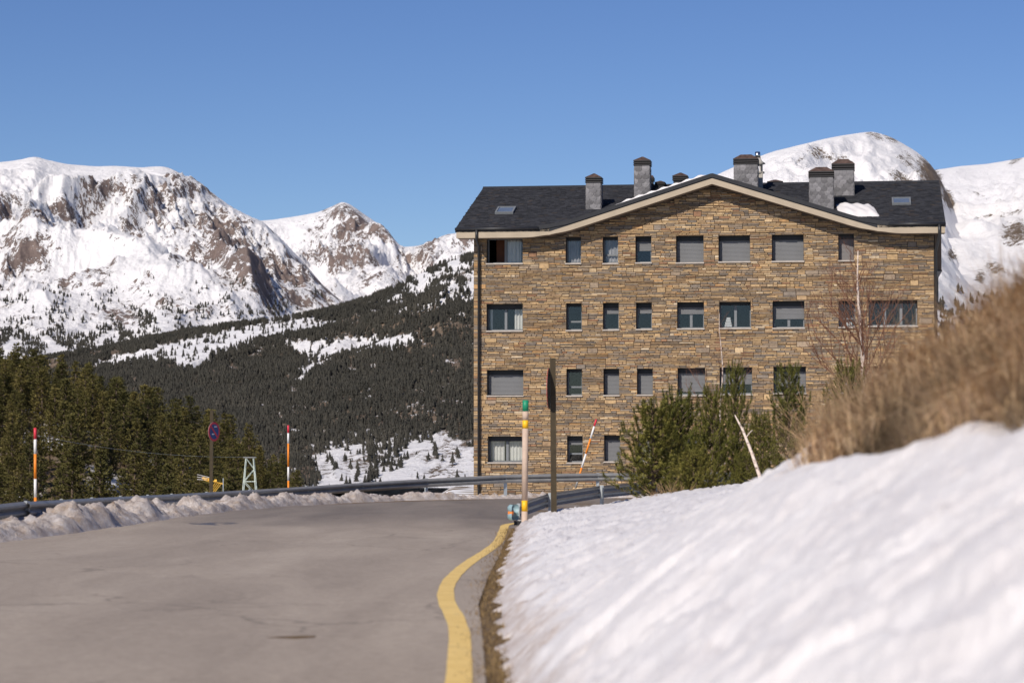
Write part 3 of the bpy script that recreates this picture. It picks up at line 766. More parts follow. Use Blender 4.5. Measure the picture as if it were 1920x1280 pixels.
# slate edge + fascia following the front edge
def edge_band(name, mat, z_hi, z_lo, y0, y1, a, b, n_=150):
    us_ = np.linspace(a, b, n_); zt_ = front_top(us_); m = MB(); vs = []
    for u_, z_ in zip(us_, zt_): vs += [(u_, y0, z_ + z_hi), (u_, y0, z_ + z_lo), (u_, y1, z_ + z_lo), (u_, y1, z_ + z_hi)]
    fs = []
    for i in range(n_ - 1):
        p = i * 4; q = p + 4
        for k_ in range(4): k2 = (k_ + 1) % 4; fs.append((p + k_, p + k2, q + k2, q + k_))
    fs += [(3, 2, 1, 0), tuple((n_ - 1) * 4 + k_ for k_ in range(4))]
    m.add(vs, fs); return m.build(name, mat, bld)
edge_band('verge_slate', M['slate_dark'], .05, -.12, -OV - .045, -OV + .3, KL - .5, KR + .5)
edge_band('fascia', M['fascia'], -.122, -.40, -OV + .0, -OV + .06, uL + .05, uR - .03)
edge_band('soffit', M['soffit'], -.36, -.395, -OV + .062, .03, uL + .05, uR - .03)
# side verge boards and soffit on the right (and left)
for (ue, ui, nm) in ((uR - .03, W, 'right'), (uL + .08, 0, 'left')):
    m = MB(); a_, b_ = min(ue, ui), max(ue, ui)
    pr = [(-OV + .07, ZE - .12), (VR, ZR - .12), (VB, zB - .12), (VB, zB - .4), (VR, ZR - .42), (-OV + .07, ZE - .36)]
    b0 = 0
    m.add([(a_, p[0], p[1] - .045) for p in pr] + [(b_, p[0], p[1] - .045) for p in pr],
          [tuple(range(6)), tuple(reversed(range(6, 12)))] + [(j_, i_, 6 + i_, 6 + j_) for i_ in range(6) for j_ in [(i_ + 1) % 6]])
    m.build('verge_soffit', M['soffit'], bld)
# gutters and downpipes
def pipe(name, pts, r_, parent=None, n_=8): m = MB(); m.tube(pts, r_, n_); return m.build(name, M['gutter'], parent or bld, True)
pipe('gutter', [(uL, -OV - .05, ZE - .02), (KL - .45, -OV - .05, ZE - .02)], .06)
pipe('gutter', [(KR + .45, -OV - .05, ZE - .02), (uR, -OV - .05, ZE - .02)], .06)
ud = fac(898, 600, -.12)[0]
pipe('downpipe', [(ud, -OV - .05, ZE - .05), (ud, -OV - .05, ZE - .5), (ud, -.12, ZE - .75), (ud, -.12, BASE)], .06)
ud = W + .06
pipe('downpipe', [(W + .2, -OV - .05, ZE - .05), (W + .2, -OV - .05, ZE - .45), (ud, -.02, ZE - 1.1), (ud, -.02, BASE)], .065)
pipe('downpipe', [(W + .44, VB - .1, zB - .2), (W + .44, VB - .1, zB - .9), (W + .1, VB - .6, zB - 1.5)], .06)
# side balconies seen edge-on
for zz in (fac(1756, 520)[1], fac(1756, 645)[1]):
    m = MB(); m.box(W + .02, W + .2, .5, 5, zz - 1.1, zz - 1.0); m.box(W + .14, W + .19, .5, 5, zz - 1.0, zz + .05)
    m.build('balcony', M['gutter'], bld)
zb_ = fac(1765, 506, 1.0)[1]
m = MB(); m.box(W + .06, W + .34, 1.0, 5.2, zb_, ZE - .3); m.build('side_soffit_box', M['soffit'], bld)  # plain box standing in for the rear roof's verge soffit
m = MB(); m.box(W + .05, W + .36, .94, 5.26, zb_ - .06, zb_ - .002); m.build('soffit_box_base', M['gutter'], bld)  # board under the soffit stand-in
# skylights
for (sx, sy) in ((948, 397), (1690, 380)):
    for it in range(12):
        if it == 0: v_ = 3.0
        u_, z_ = fac(sx, sy, v_); v_ = (z_ - ZE) / TAN - OV
    sk = empty('skylight', (u_, v_, z_ + .05), 0, bld); sk.rotation_euler = (math.atan(TAN), 0, 0)
    m = MB(); wq, hq = .40, .52
    m.box(-wq, wq, -hq, -hq + .07, -.05, .07); m.box(-wq, wq, hq - .07, hq, -.05, .07); m.box(-wq, -wq + .07, -hq + .07, hq - .07, -.05, .068); m.box(wq - .07, wq, -hq + .07, hq - .07, -.05, .068)
    m.build('skylight_frame', M['frame'], sk)
    gp = plain('skylight_glass', (.12, .15, .2), .08, .8) if 'skyg' not in M else M['skyg']; M['skyg'] = gp
    bx('skylight_pane', gp, sk, -wq + .07, wq - .07, -hq + .07, hq - .07, .0, .04)
# chimneys
def scale_mesh(wd, hg):
    m = MB(); n_ = 9; pts = [(-wd/2, hg)] + [(-wd/2 * math.cos(math.pi * i / (n_ - 1)), .5 * wd - .5 * wd * math.sin(math.pi * i / (n_ - 1))) for i in range(n_)] + [(wd/2, hg)]
    k = len(pts); m.add([(p[0], -.032 if p[1] < hg else -.008, p[1]) for p in pts] + [(p[0], 0.0, p[1]) for p in pts],
        [tuple(range(k))] + [(j, i, k + i, k + j) for i in range(k) for j in [(i + 1) % k]]); return m.mesh('slate', M['chimney_slate'])
SCALE = scale_mesh(.27, .30)
def chimney(px0, px1, ytop, ybody, v_, depth, low, flat=False, clad=True):
    u0, zt_ = fac(px0, ytop, v_); u1 = fac(px1, ytop, v_)[0]; zb_ = fac((px0 + px1) / 2, ybody, v_)[1]
    wd = u1 - u0; ch = empty('chimney', ((u0 + u1) / 2, v_, low), 0, bld); hh = zb_ - low
    h2 = wd / 2 - .05
    bx('chimney_body', M['slate_dark'], ch, -h2, h2, .02, depth, 0, hh)
    if clad:
        nrow = int(hh / .17) + 1; ncol = max(2, int(round(2 * h2 / .27))); cw = 2 * h2 / ncol
        for side in ('f', 'l', 'r'):
            nc2 = ncol if side == 'f' else max(2, int(round((depth - .02) / .27))); span = 2 * h2 if side == 'f' else depth - .02
            cw2 = span / nc2
            for r_ in range(nrow):
                z_ = hh - .25 - r_ * .17
                if z_ < hh - 2.2 or z_ < 0: break
                for c_ in range(nc2 + (r_ % 2)):
                    p_ = -span / 2 + (c_ + .5) * cw2 - (cw2 / 2 if r_ % 2 else 0)
                    hf = 1.0
                    if abs(p_) > span / 2 - cw2 * .35: hf = .5; p_ = math.copysign(span / 2 - cw2 / 4, p_)
                    o = bpy.data.objects.new('slate', SCALE); link(o, ch); o.scale = (cw2 / .27 * .98 * hf, 1, 1)
                    g_ = random.uniform(.6, 1.3); o.color = (.175 * g_, .168 * g_, .172 * g_, 1)
                    yo = .012 - .006 * (r_ % 2) - .0
                    if side == 'f': o.location = (p_, .02 - .001, z_)
                    elif side == 'l': o.location = (-h2 + .001, .02 + span / 2 + p_, z_); o.rotation_euler = (0, 0, -math.pi / 2)
                    else: o.location = (h2 - .001, .02 + span / 2 + p_, z_); o.rotation_euler = (0, 0, math.pi / 2)
    H_ = zt_ - zb_; sl = H_ * .58 / 3
    for q in range(3): bx('louvre', M['cap'], ch, -wd/2, wd/2, -.03, depth + .05, hh + q * sl + sl * .45, hh + (q + 1) * sl)
    bx('cap_core', M['p_black'], ch, -h2 + .1, h2 - .1, .1, depth - .08, hh - .01, hh + 3 * sl)
    m = MB(); z0 = hh + 3 * sl + .001; z1 = zt_ - low; wq = wd / 2; y0, y1 = -.03, depth + .05
    if flat: k0 = wq * .42; top = [(-k0, y0 + .28), (k0, y0 + .28), (k0, y1 - .28), (-k0, y1 - .28)]
    else: top = [(-.03, (y0+y1)/2 - .03), (.03, (y0+y1)/2 - .03), (.03, (y0+y1)/2 + .03), (-.03, (y0+y1)/2 + .03)]
    m.add([(-wq, y0, z0), (wq, y0, z0), (wq, y1, z0), (-wq, y1, z0)] + [(p[0], p[1], z1) for p in top], [(3,2,1,0), (4,5,6,7), (0,1,5,4), (1,2,6,5), (2,3,7,6), (3,0,4,7)])
    m.build('cap', M['cap_rust'], ch); return ch
zl = ZE - .3
chimney(1097, 1128, 324, 344, 2.2, .7, zl)
chimney(1187.5, 1219.5, 292.5, 311.5, 3.6, .75, zl)
chimney(1218, 1226, 328, 340, 5.4, .5, zl, clad=False)
chimney(1227.5, 1247, 338, 347, 5.8, .6, zl, clad=False)
chimney(1260.5, 1289.5, 322.5, 339, 6.6, .7, zl, clad=False)
chimney(1374.5, 1422, 289, 309.5, 3.0, .95, zl, True)
chimney(1438, 1468, 335.5, 347, 6.6, .8, zl, clad=False)
chimney(1515.5, 1564, 312.5, 333.5, 1.6, .95, zl, True)
chimney(1559, 1602.5, 297.5, 320, 4.0, .9, zl, True)
# flue with concrete cowl behind the wide chimney
u_, z_ = fac(1420.5, 285, 5.0); fl = empty('flue', (u_, 5.0, zl), 0, bld); zz = z_ - zl; k_ = 1 / 42.0
m = MB(); m.tube([(0, 0, zz - 12 * k_), (0, 0, zz)], [.14, .11], 10); m.build('steel_pipe', M['steel_bright'], fl, True)
m = MB(); m.tube([(0.03, 0, zz - 24.5 * k_), (0, 0, zz - 18 * k_), (0, 0, zz - 11 * k_)], [.33, .2, .13], 12); m.build('cowl', M['concrete'], fl, True)
m = MB()
for a_ in range(4): m.tube([(.22 * math.cos(a_ * 1.57 + .6), .22 * math.sin(a_ * 1.57 + .6), zz - 38 * k_), (.22 * math.cos(a_ * 1.57 + .6), .22 * math.sin(a_ * 1.57 + .6), zz - 24 * k_)], .035, 6)
m.tube([(0, 0, zz - 40 * k_), (0, 0, zz - 37 * k_)], .3, 12); m.build('cowl_posts', M['concrete'], fl)
bx('flue_body', M['concrete'], fl, -.22, .22, -.22, .22, 0, zz - 40 * k_)
# snow lying on the roof
def roof_snow(pts, hgt, label):
    pass
m = MB(); n_ = 40
us_ = np.linspace(fac(1148, 375, -.3)[0], UC - .15, n_)
vs = []
for i, u_ in enumerate(us_):
    t = i / (n_ - 1); h = .13 * min(1, t * 6) * (.8 + .3 * math.sin(i * 1.3)) * (1 if t < .93 else (1 - t) / .07 + .05); z0 = float(gab(u_)) + .052
    wq = 1.6 * min(1, t * 5 + .1)
    vs += [(u_, -OV + .10, z0), (u_, -OV + .14, z0 + h * .8), (u_, -OV + .5, z0 + h), (u_, -OV + .3 + wq, z0)]
m.add(vs, [(i*4+k_, i*4+4+k_, i*4+5+k_, i*4+1+k_) for i in range(n_-1) for k_ in range(3)]); sno = m.build('roof_snow', M['snow_roof'], bld, True)
ua, za = fac(1566, 380, 1.6); ub, zb2 = fac(1640, 398, .6)
m = MB(); g = 24; vs = []
for j in range(12):
    for i in range(g):
        s_, t_ = i / (g - 1), j / 11
        v_ = .35 + 2.2 * t_ - .5 * s_ * t_; u_ = ua + .1 + (ub - ua) * s_ + .25 * (t_ - .5) * -1
        e = min(s_, 1 - s_, t_, 1 - t_); h = .17 * min(1, e * 5) + .03 * math.sin(i * .9 + j)
        zz = max(ZE + TAN * (v_ + OV), float(gab(u_))) + .03
        vs.append((u_, v_, zz + (h if e > 0 else -.02)))
m.add(vs, [(j*g+i, j*g+i+1, (j+1)*g+i+1, (j+1)*g+i) for j in range(11) for i in range(g-1)]); m.build('roof_snow', M['snow_roof'], bld, True)

# ------------------------------------------------------------------ guardrails
WP = [(.0, .155), (.035, .13), (.075, .10), (.08, .06), (.035, .025), (.0, .0), (.035, -.025), (.08, -.06), (.075, -.10), (.035, -.13), (.0, -.155)]   # (out, up) W-beam
def beam(p0, p1, side, name, parent, mat):
    """W-beam section between two world points (top height of its centre), side=+1: corrugation bulges to the right of travel"""
    p0, p1 = Vector(p0), Vector(p1); t = (p1 - p0); t.z = 0; t.normalize(); nrm = Vector((t.y, -t.x, 0)) * side
    m = MB(); vs = []
    for P_ in (p0, p1):
        for (o_, u_) in WP: vs.append(P_ + nrm * o_ + Vector((0, 0, u_)))
        for (o_, u_) in reversed(WP): vs.append(P_ + nrm * (o_ - .006) + Vector((0, 0, u_)))
    k = len(WP) * 2
    m.add(vs, [(i, (i + 1) % k, k + (i + 1) % k, k + i) for i in range(k)] + [tuple(reversed(range(k))), tuple(range(k, 2 * k))])
    return m.build(name, mat, parent)
def post_c(P_, nrm, top, bot, parent, mat):
    """C-section post"""
    t = Vector((-nrm.y, nrm.x, 0)); m = MB()
    prof = [(-.0, -.055), (-.0, .055), (-.06, .055), (-.06, .03), (-.052, .03), (-.052, .047), (-.008, .047), (-.008, -.047), (-.052, -.047), (-.052, -.03), (-.06, -.03), (-.06, -.055)]
    vs = [Vector((P_.x, P_.y, z)) + nrm * a_ + t * b_ for z in (bot, top) for (a_, b_) in prof]; k = len(prof)
    m.add(vs, [(i, (i + 1) % k, k + (i + 1) % k, k + i) for i in range(k)] + [tuple(range(k, 2 * k))]); return m.build('post', mat, parent)
def rail(pts, side, label, seclen, name='guardrail'):
    g = empty(name, (pts[0].x, pts[0].y, 0)); tag(g, label, 'guardrail', 'roadside guardrails'); inv = Vector((pts[0].x, pts[0].y, 0))
    L = [0]
    for a_, b_ in zip(pts[:-1], pts[1:]): L.append(L[-1] + (b_ - a_).length)
    n_ = max(1, int(round(L[-1] / seclen))); cut_ = []
    for i in range(n_ + 1):
        s = L[-1] * i / n_
        j = min(len(L) - 2, max(q for q in range(len(L)) if L[q] <= s + 1e-6)); f = (s - L[j]) / (L[j+1] - L[j]); cut_.append(pts[j].lerp(pts[j+1], f) - inv)
    for i in range(n_):
        d = (cut_[i+1] - cut_[i]).normalized(); nrm = Vector((d.y, -d.x, 0)).normalized() * side
        off = nrm * (.006 if i % 2 else 0)
        beam(cut_[i] + off - d * .12, cut_[i+1] + off + d * .12, side, 'beam', g, M['galv'])
        P_ = cut_[i] + d * .05 - nrm * .012; wz = float(plane(P_.y + inv.y))
        post_c(P_, nrm, P_.z + .17, wz - .9, g, M['galv_pale'])
        m = MB(); m.tube([cut_[i] + d * .05 + nrm * .002, cut_[i] + d * .05 + nrm * .03], .022, 6); m.build('bolt', M['galv_pale'], g)
    return g
def rp(px, py, d): p = at(px, py, d); return Vector((p.x, p.y, p.z - .155))
rail([rp(-420, 985, 33), rp(-120, 957, 42), rp(52, 939, 48.3)], 1, 'grey steel guardrail section leading up to the rail bend', 4.0)
rail([rp(52, 940, 48), rp(200, 932, 58), rp(344, 925, 70), rp(470, 918, 76), rp(584, 911, 80), rp(720, 901.5, 85), rp(860, 893.5, 88.2), rp(970, 888.5, 90), rp(1155, 886, 92), rp(1500, 884, 93)], 1, 'long grey steel guardrail round the outside of the road bend', 4.0)
rail([rp(968, 945, 53), rp(1012, 928, 56.2), rp(1060, 918.5, 58.2), rp(1113, 911.5, 60), rp(1160, 906, 62), rp(1300, 896, 67), rp(1420, 890, 71)], -1, 'inner steel guardrail ending beside the green topped snow pole', 4.2)
# terminal with reflector at the end of the inner rail
p = at(968, 960, 52.6); tr_ = empty('rail_terminal', (p.x, p.y, 0)); tag(tr_, 'rounded blue grey guardrail end piece with orange reflector', 'rail end')
m = MB(); ring = []
n_ = 14
for zz in (-.17, -.12, -.03, 0.0, .03, .12, .17):
    for i in range(n_):
        an = math.pi * (.15 + 1.0 * i / (n_ - 1)); r_ = .14 + (.05 if abs(abs(zz) - .08) < .06 else 0)
        ring.append((-.02 - r_ * math.sin(an) * .9, -.06 + r_ * 1.0 * -math.cos(an), p.z + zz))
m.add(ring, [(j*n_+i, j*n_+i+1, (j+1)*n_+i+1, (j+1)*n_+i) for j in range(6) for i in range(n_ - 1)]); m.build('end_shell', M['terminal'], tr_, True)
m = MB(); m.tube([(-.10, -.14, p.z - .005), (-.135, -.185, p.z - .005)], .06, 12); m.build('reflector', M['reflector'], tr_)
bx('marker_board', M['p_white'], tr_, -.05, .13, -.02, .0, p.z - .75, p.z - .17)
m = MB(); m.add([(-.05, -.024, p.z - .18), (.13, -.024, p.z - .18), (.13, -.024, p.z - .47), (-.05, -.024, p.z - .28)], [(0, 3, 2, 1)]); m.build('black_stripe', M['p_black'], tr_)

# ------------------------------------------------------------------ snow poles and signs
def snow_pole(base, top, r_, bands, label, group=None):
    base, top = Vector(base), Vector(top); g = empty('snow_pole', base); tag(g, label, 'snow pole', group); d = top - base
    for (f0, f1, mt) in bands:
        m = MB(); m.tube([d * f0, d * f1], r_, 12); m.build('pole_band', M[mt], g, True)
    return g
def red_bands(n_, red=.1):
    out = []; f = 1 - red; out.append((f, 1, 'p_red')); k = 0; ws = .0
    seq = ['p_white', 'p_orange'] * 6; h = f / n_
    for i in range(n_): out.append((max(0, f - h * (i + 1)), f - h * i, seq[i]))
    return out
b_ = at(67, 950, 49.5); b_.z -= .6; snow_pole(b_, at(66, 802, 49.5), .029, [(.895, 1, 'p_red'), (.76, .895, 'p_white'), (.51, .76, 'p_orange'), (.4, .51, 'p_white'), (.2, .4, 'p_white'), (.0, .2, 'p_orange')][:2] + [(.53, .76, 'p_orange'), (.36, .53, 'p_white'), (.0, .36, 'p_orange')], 'upright red tipped snow pole beside the joint in the outer guardrail', 'red tipped snow poles')
b_ = at(541, 925, 79.5); b_.z -= .6; snow_pole(b_, at(540.5, 797, 79.5), .032, [(.91, 1, 'p_red'), (.79, .91, 'p_white'), (.52, .79, 'p_orange'), (.36, .52, 'p_white'), (0, .36, 'p_orange')], 'upright red tipped snow pole behind the guardrail near the pale lattice pylon', 'red tipped snow poles')
b_ = at(1083, 898, 92.6); b_.z -= .5; b_ = at(1079, 915, 92.6); snow_pole(b_, at(1118, 786, 92.6), .036, [(.9, 1, 'p_red'), (.72, .9, 'p_white'), (.5, .72, 'p_orange'), (.3, .5, 'p_white'), (.14, .3, 'p_orange'), (0, .14, 'galv')], 'leaning red tipped snow pole in front of the stone facade', 'red tipped snow poles')
b_ = at(983, 1003, 51.5); b_.z -= .3; t_ = at(985.5, 750, 51.5)
snow_pole(b_, t_, .065, [(.925, 1, 'p_green'), (.865, .925, 'pole_cream'), (.81, .865, 'p_yellow'), (.328, .81, 'pole_cream'), (.255, .328, 'p_yellow'), (0, .255, 'pole_cream')], 'thick cream snow pole with green top and yellow bands')
def sign_round(base, top, dia, zc, ang, face_to, label, nopark):
    g = empty('road_sign', base); tag(g, label, 'road sign'); H = (Vector(top) - Vector(base))
    m = MB(); hp = .05 if nopark else .06; m.box(-hp, hp, -hp, hp, 0, H.length); po = m.build('post', M['post_brown'], g); 
    po.rotation_euler = H.to_track_quat('Z', 'Y').to_euler(); 
    s = empty('sign_plate', (0, 0, zc), ang, g)
    s.location = H * (zc / H.length) + Vector((math.sin(ang), -math.cos(ang), 0)) * (.05 if nopark else .04)
    def disc(nm, r0, r1, y0, y1, mt):
        n_ = 40; m = MB(); vs = []
        for y in (y0, y1):
            for r_ in (r1, r0):
                vs += [(r_ * math.cos(2*math.pi*i/n_), y, r_ * math.sin(2*math.pi*i/n_)) for i in range(n_)]
        fs = []
        for i in range(n_):
            j = (i + 1) % n_
            fs += [(i, j, n_ + j, n_ + i), (2*n_ + j, 2*n_ + i, 3*n_ + i, 3*n_ + j), (j, i, 2*n_ + i, 2*n_ + j), (n_ + i, n_ + j, 3*n_ + j, 3*n_ + i)]
        m.add(vs, fs); return m.build(nm, mt, s)
    R_ = dia / 2
    disc('backing', .001, R_, -.045, -.035, M['galv'] if nopark else M['post_brown'])
    disc('red_ring', R_ * .78, R_ * .995, -.051, -.0455, M['p_red']); disc('face', .001, R_ * .78, -.050, -.0455, M['p_blue'] if nopark else M['p_white'])
    if nopark:
        m = MB(); c, sn2 = math.cos(R(45)), math.sin(R(45)); L, b = R_ * .79, R_ * .11
        q = [(-L, -b), (L, -b), (L, b), (-L, b)]
        m.add([(a_ * c + b2 * sn2, -.053, -a_ * sn2 + b2 * c) for a_, b2 in q], [(0, 1, 2, 3)]); m.build('slash', M['p_red'], s)
        for (qx, qz) in ((.25, .52), (-.2, -.25)):
            bx('bolt', M['p_white'], s, qx * R_ - .06, qx * R_ + .06, -.056, -.0535, qz * R_ - .018, qz * R_ + .018)
    return g
b_ = at(395.5, 955, 75.2); b_.z -= .8; t_ = at(397, 769, 75.2)
zc_ = (at(399, 809, 75.2).z - b_.z)
sign_round(b_, t_, .60, zc_, R(61), 1, 'small round no parking sign with red ring and blue face', True)
b_ = at(1039, 990, 51.0); b_.z -= .4; t_ = at(1036.5, 671, 51.0)
zc_ = at(1034, 728, 51.0).z - b_.z
sign_round(b_, t_, .86, zc_, R(-97), 1, 'tall brown sign post with its round plate seen edge on', False)

# ------------------------------------------------------------------ pylon, cable and antenna
p = at(468.5, 858, 250.0); gz = -17.0
py_ = empty('lattice_pylon', (p.x, p.y, gz)); tag(py_, 'pale green lattice pylon rising behind the guardrail', 'pylon')
Hh = p.z - gz; m = MB()
def hw2(z): return .38 + (Hh - z) * .085
for sx in (-1, 1):
    for sy in (-1, 1):
        l = MB(); l.tube([(sx * hw2(0), sy * hw2(0), 0), (sx * hw2(Hh), sy * hw2(Hh), Hh)], .05, 5); l.build('leg', M['pylon'], py_)
zs = [Hh - 1.1 * i - .06 * i * i for i in range(0, 9)]; zs = [z for z in zs if z > 0]
br_ = MB()
for i in range(len(zs) - 1):
    a_, b2 = hw2(zs[i]), hw2(zs[i+1]); s = 1 if i % 2 else -1
    for sy in (-1, 1):
        br_.tube([(s * a_, sy * a_, zs[i]), (-s * b2, sy * b2, zs[i+1])], .03, 4); br_.tube([(sy * a_, s * a_, zs[i]), (sy * b2, -s * b2, zs[i+1])], .03, 4)
        br_.tube([(-b2, sy * b2, zs[i+1]), (b2, sy * b2, zs[i+1])], .035, 4) if i % 2 else None
br_.build('bracing', M['pylon'], py_)
m = MB(); m.box(-.62, .62, -.5, .5, Hh, Hh + .1); m.build('head_frame', M['galv'], py_)
c0 = at(66, 815, 235); c1 = Vector((p.x, p.y, p.z + .1)); pts = []
for i in range(25):
    t = i / 24; q = c0.lerp(c1, t); q.z -= 1.4 * 4 * t * (1 - t) * .45; pts.append(q - c0)
m = MB(); m.tube(pts, .010, 4); cb = m.build('overhead_cable', M['galv_pale']); cb.location = c0; tag(cb, 'thin grey overhead cable sagging in front of the pine wood', 'cable')
an = at(418.5, 900, 130); ant = empty('tv_antenna', (an.x, an.y, -9.5)); tag(ant, 'yellow television aerial on a thin mast behind the guardrail', 'antenna'); az_ = an.z + 9.5
m = MB(); m.tube([(0, 0, 0), (0, 0, az_ + .12)], .022, 6); m.build('mast', M['galv_pale'], ant)
m = MB(); m.tube([(0, 0, az_ - .2), (-1.15, 0, az_ + .12)], .02, 5)
for q in (-.0, .1, -.1): m.tube([(-1.1, 0, az_ + .11 + q * .6), (-.55, 0, az_ - .05 + q)], .014, 4)
m.build('boom', M['antenna_y'], ant)
m = MB(); m.box(-.47, -.34, -.05, .05, az_ - .08, az_ + .05); m.box(-.81, -.77, -.05, .05, az_ - .02, az_ + .09); m.build('dipole_box', M['antenna_y'], ant)
m = MB()
for q in range(4): m.tube([(-.05 - .12 * q, 0, az_ - .12), (-.45 - .1 * q, 0, az_ - .62)], .014, 4)
m.build('reflector_rods', M['antenna_y'], ant)
m = MB()
for q in range(3): m.tube([(-.75, 0, az_ + .02 + .07 * q), (-1.4, 0, az_ + .05 + .13 * q)], .012, 4)
m.build('director_rods', M['p_white'], ant)

# ------------------------------------------------------------------ young pines by the bend
def needles(mb_v, mb_f, base, axis, length, rad, n_, nl, r_):
    """bottle-brush shoot: needles round an axis (lists extended)"""
    ax = axis.normalized(); ref = Vector((1, 0, 0)) if abs(ax.x) < .8 else Vector((0, 1, 0)); a = ax.cross(ref).normalized(); b = ax.cross(a)
    for i in range(n_):
        t = (i + r_.random()) / n_; an = r_.uniform(0, 6.283); rd = (a * math.cos(an) + b * math.sin(an))
        p0 = base + ax * (length * t); out = (rd * r_.uniform(.7, 1.0) + ax * r_.uniform(.5, 1.1)).normalized()
        side = out.cross(ax).normalized() * rad; tip = p0 + out * nl * (1.0 - .25 * t)
        k = len(mb_v); mb_v += [p0 - side, p0 + side, tip + side * .5, tip - side * .5]; mb_f.append((k, k + 1, k + 2, k + 3))
def young_pine(name, seed, H, spread, dens=1.0):
    r_ = random.Random(seed); v, f = [], []; tk = MB()
    tk.tube([(0, 0, -.3), (0, 0, H * .5), (0.02, 0, H * .93)], [.055 * H / 3, .035 * H / 3, .012], 7)
    needles(v, f, Vector((0, 0, H * .80)), Vector((0, 0, 1)), H * .2, .005, 110, .085, r_)
    z = H * .05
    while z < H * .86:
        t = z / H; nb = r_.randint(5, 7); a0 = r_.uniform(0, 6.28)
        L = spread * (1 - t) ** 1.05 * r_.uniform(.85, 1.1) + .12
        for k in range(nb):
            an = a0 + 6.283 * k / nb + r_.uniform(-.3, .3); Lk = L * r_.uniform(.7, 1.1)
            rise = .25 + .55 * t
            pts = []
            for s in range(6):
                q = s / 5; pts.append(Vector((math.cos(an) * Lk * q, math.sin(an) * Lk * q, z + Lk * (rise * q + .35 * q * q))))
            tk.tube(pts, [.016 * (1 - q / 6.5) for q in range(6)], 4, False)
            ns = max(4, int(Lk / .055 * dens))
            for s in range(ns):
                q = .2 + .8 * (s + r_.random()) / ns; i = min(4, int(q * 5)); P_ = pts[i].lerp(pts[i + 1], q * 5 - i)
                da = an + r_.choice((-1, 1)) * r_.uniform(.2, 1.3); dr = Vector((math.cos(da), math.sin(da), r_.uniform(.5, 1.6))).normalized()
                ln = r_.uniform(.10, .20); off = Vector((r_.uniform(-.06, .06), r_.uniform(-.06, .06), r_.uniform(-.03, .05)))
                needles(v, f, P_ + off, dr, ln, .0055, 34, .075, r_)
            needles(v, f, pts[-1] - Vector((0, 0, .05)), (pts[-1] - pts[-2]).normalized() * .35 + Vector((0, 0, 1)), r_.uniform(.24, .38), .0065, 70, .085, r_)
        z += H * r_.uniform(.055, .075)
    vv = np.array([tuple(p) for p in v]); ff = np.array(f)
    return np_mesh(name, vv, ff, M['pine_near'], None, False), tk.mesh('trunk', M['bark'], True)
YP = [(young_pine('crown', s, h, sp), h) for s, h, sp in ((1, 2.9, 1.25), (2, 2.5, 1.15), (3, 3.3, .95))]
def gz_(x, y): return float(ground_z(np.array([x]), np.array([y]))[0])
def place_pine(px, pytop, d, var, label, lean=0.0, sx=1.0):
    t_ = at(px, pytop, d); z0 = gz_(t_.x, d) - .05; H = t_.z - z0; (cm, tm), h = YP[var]
    g = empty('young_pine', (t_.x, d, z0), random.uniform(0, 6.28)); tag(g, label, 'pine tree', 'young pines on the inside of the bend')
    k = H / h; g.scale = (k * sx, k * sx, k)
    link(bpy.data.objects.new('trunk', tm), g); link(bpy.data.objects.new('crown', cm), g); return g
place_pine(1225, 742, 52.5, 2, 'bushy young pine whose branches hang over the end of the inner guardrail', sx=1.5)
place_pine(1270, 733, 55, 1, 'young pine with a short twin tip behind the bushy pine by the guardrail', sx=.85)
place_pine(1337, 716, 53.5, 2, 'young pine with a broad rounded tip in the middle of the pine clump', sx=.85)
place_pine(1379, 672, 55.5, 2, 'slender young pine with a tall bare leader above the white leaning stem', sx=.55)
place_pine(1425, 765, 53, 2, 'low dense young pine just behind the white leaning stem', sx=1.0)
place_pine(1479, 674, 55, 2, 'tall narrow young pine nearest the dry grass bank', sx=.8)
place_pine(1300, 840, 50.5, 1, 'lowest young pine at the front of the clump on the snow edge', sx=1.3)
place_pine(1400, 848, 50.5, 0, 'small rounded young pine under the white leaning stem', sx=1.25)
place_pine(1590, 668, 60, 2, 'young pine standing behind the birch trunk', sx=.9)

# birches: recursive branching
def birch(name, seed, H, trunk_r, nbr, label, loc, lean=(0, 0), twig_mat='twig', blen=.42):
    r_ = random.Random(seed); g = empty(name, loc); tag(g, label, 'birch tree'); tk = MB(); tw = MB()
    pts = [Vector((lean[0] * (q / 8) * H + .04 * math.sin(q * 1.1 + seed), lean[1] * (q / 8) * H + .03 * math.cos(q * 1.7), H * q / 8 - (.5 if q == 0 else 0))) for q in range(9)]
    tk.tube(pts, [trunk_r * (1 - .88 * q / 8) for q in range(9)], 8)
    def grow(p, d, L, rad, lev):
        q = [p]; dd = d.copy()
        for s in range(4):
            dd = (dd + Vector((r_.uniform(-.14, .14), r_.uniform(-.14, .14), r_.uniform(-.02, .14)))).normalized(); q.append(q[-1] + dd * (L / 4))
        tw.tube(q, [rad, rad * .8, rad * .6, rad * .45, rad * .25], 4 if lev < 2 else 3, False)
        if lev < 3:
            for k in range(5 if lev == 0 else 4):
                i = r_.randint(1, 3); ax = Vector((r_.uniform(-1, 1), r_.uniform(-1, 1), r_.uniform(-.1, .9))).normalized()
                grow(q[i].lerp(q[i + 1], r_.random()), (dd * 1.1 + ax * .75).normalized(), L * r_.uniform(.35, .6), rad * .5, lev + 1)
    for k in range(nbr):
        t = .22 + .76 * (k + r_.random()) / nbr; i = min(7, int(t * 8)); P_ = pts[i].lerp(pts[i+1], t * 8 - i); an = r_.uniform(0, 6.28)
        grow(P_, Vector((math.cos(an), math.sin(an), r_.uniform(.7, 1.4))).normalized(), H * blen * (1.05 - t) * r_.uniform(.7, 1.2) + .25, trunk_r * .32 * (1.1 - t), 0)
    tk.build('trunk', M['birch'], g, True); tw.build('branches', M[twig_mat], g); return g
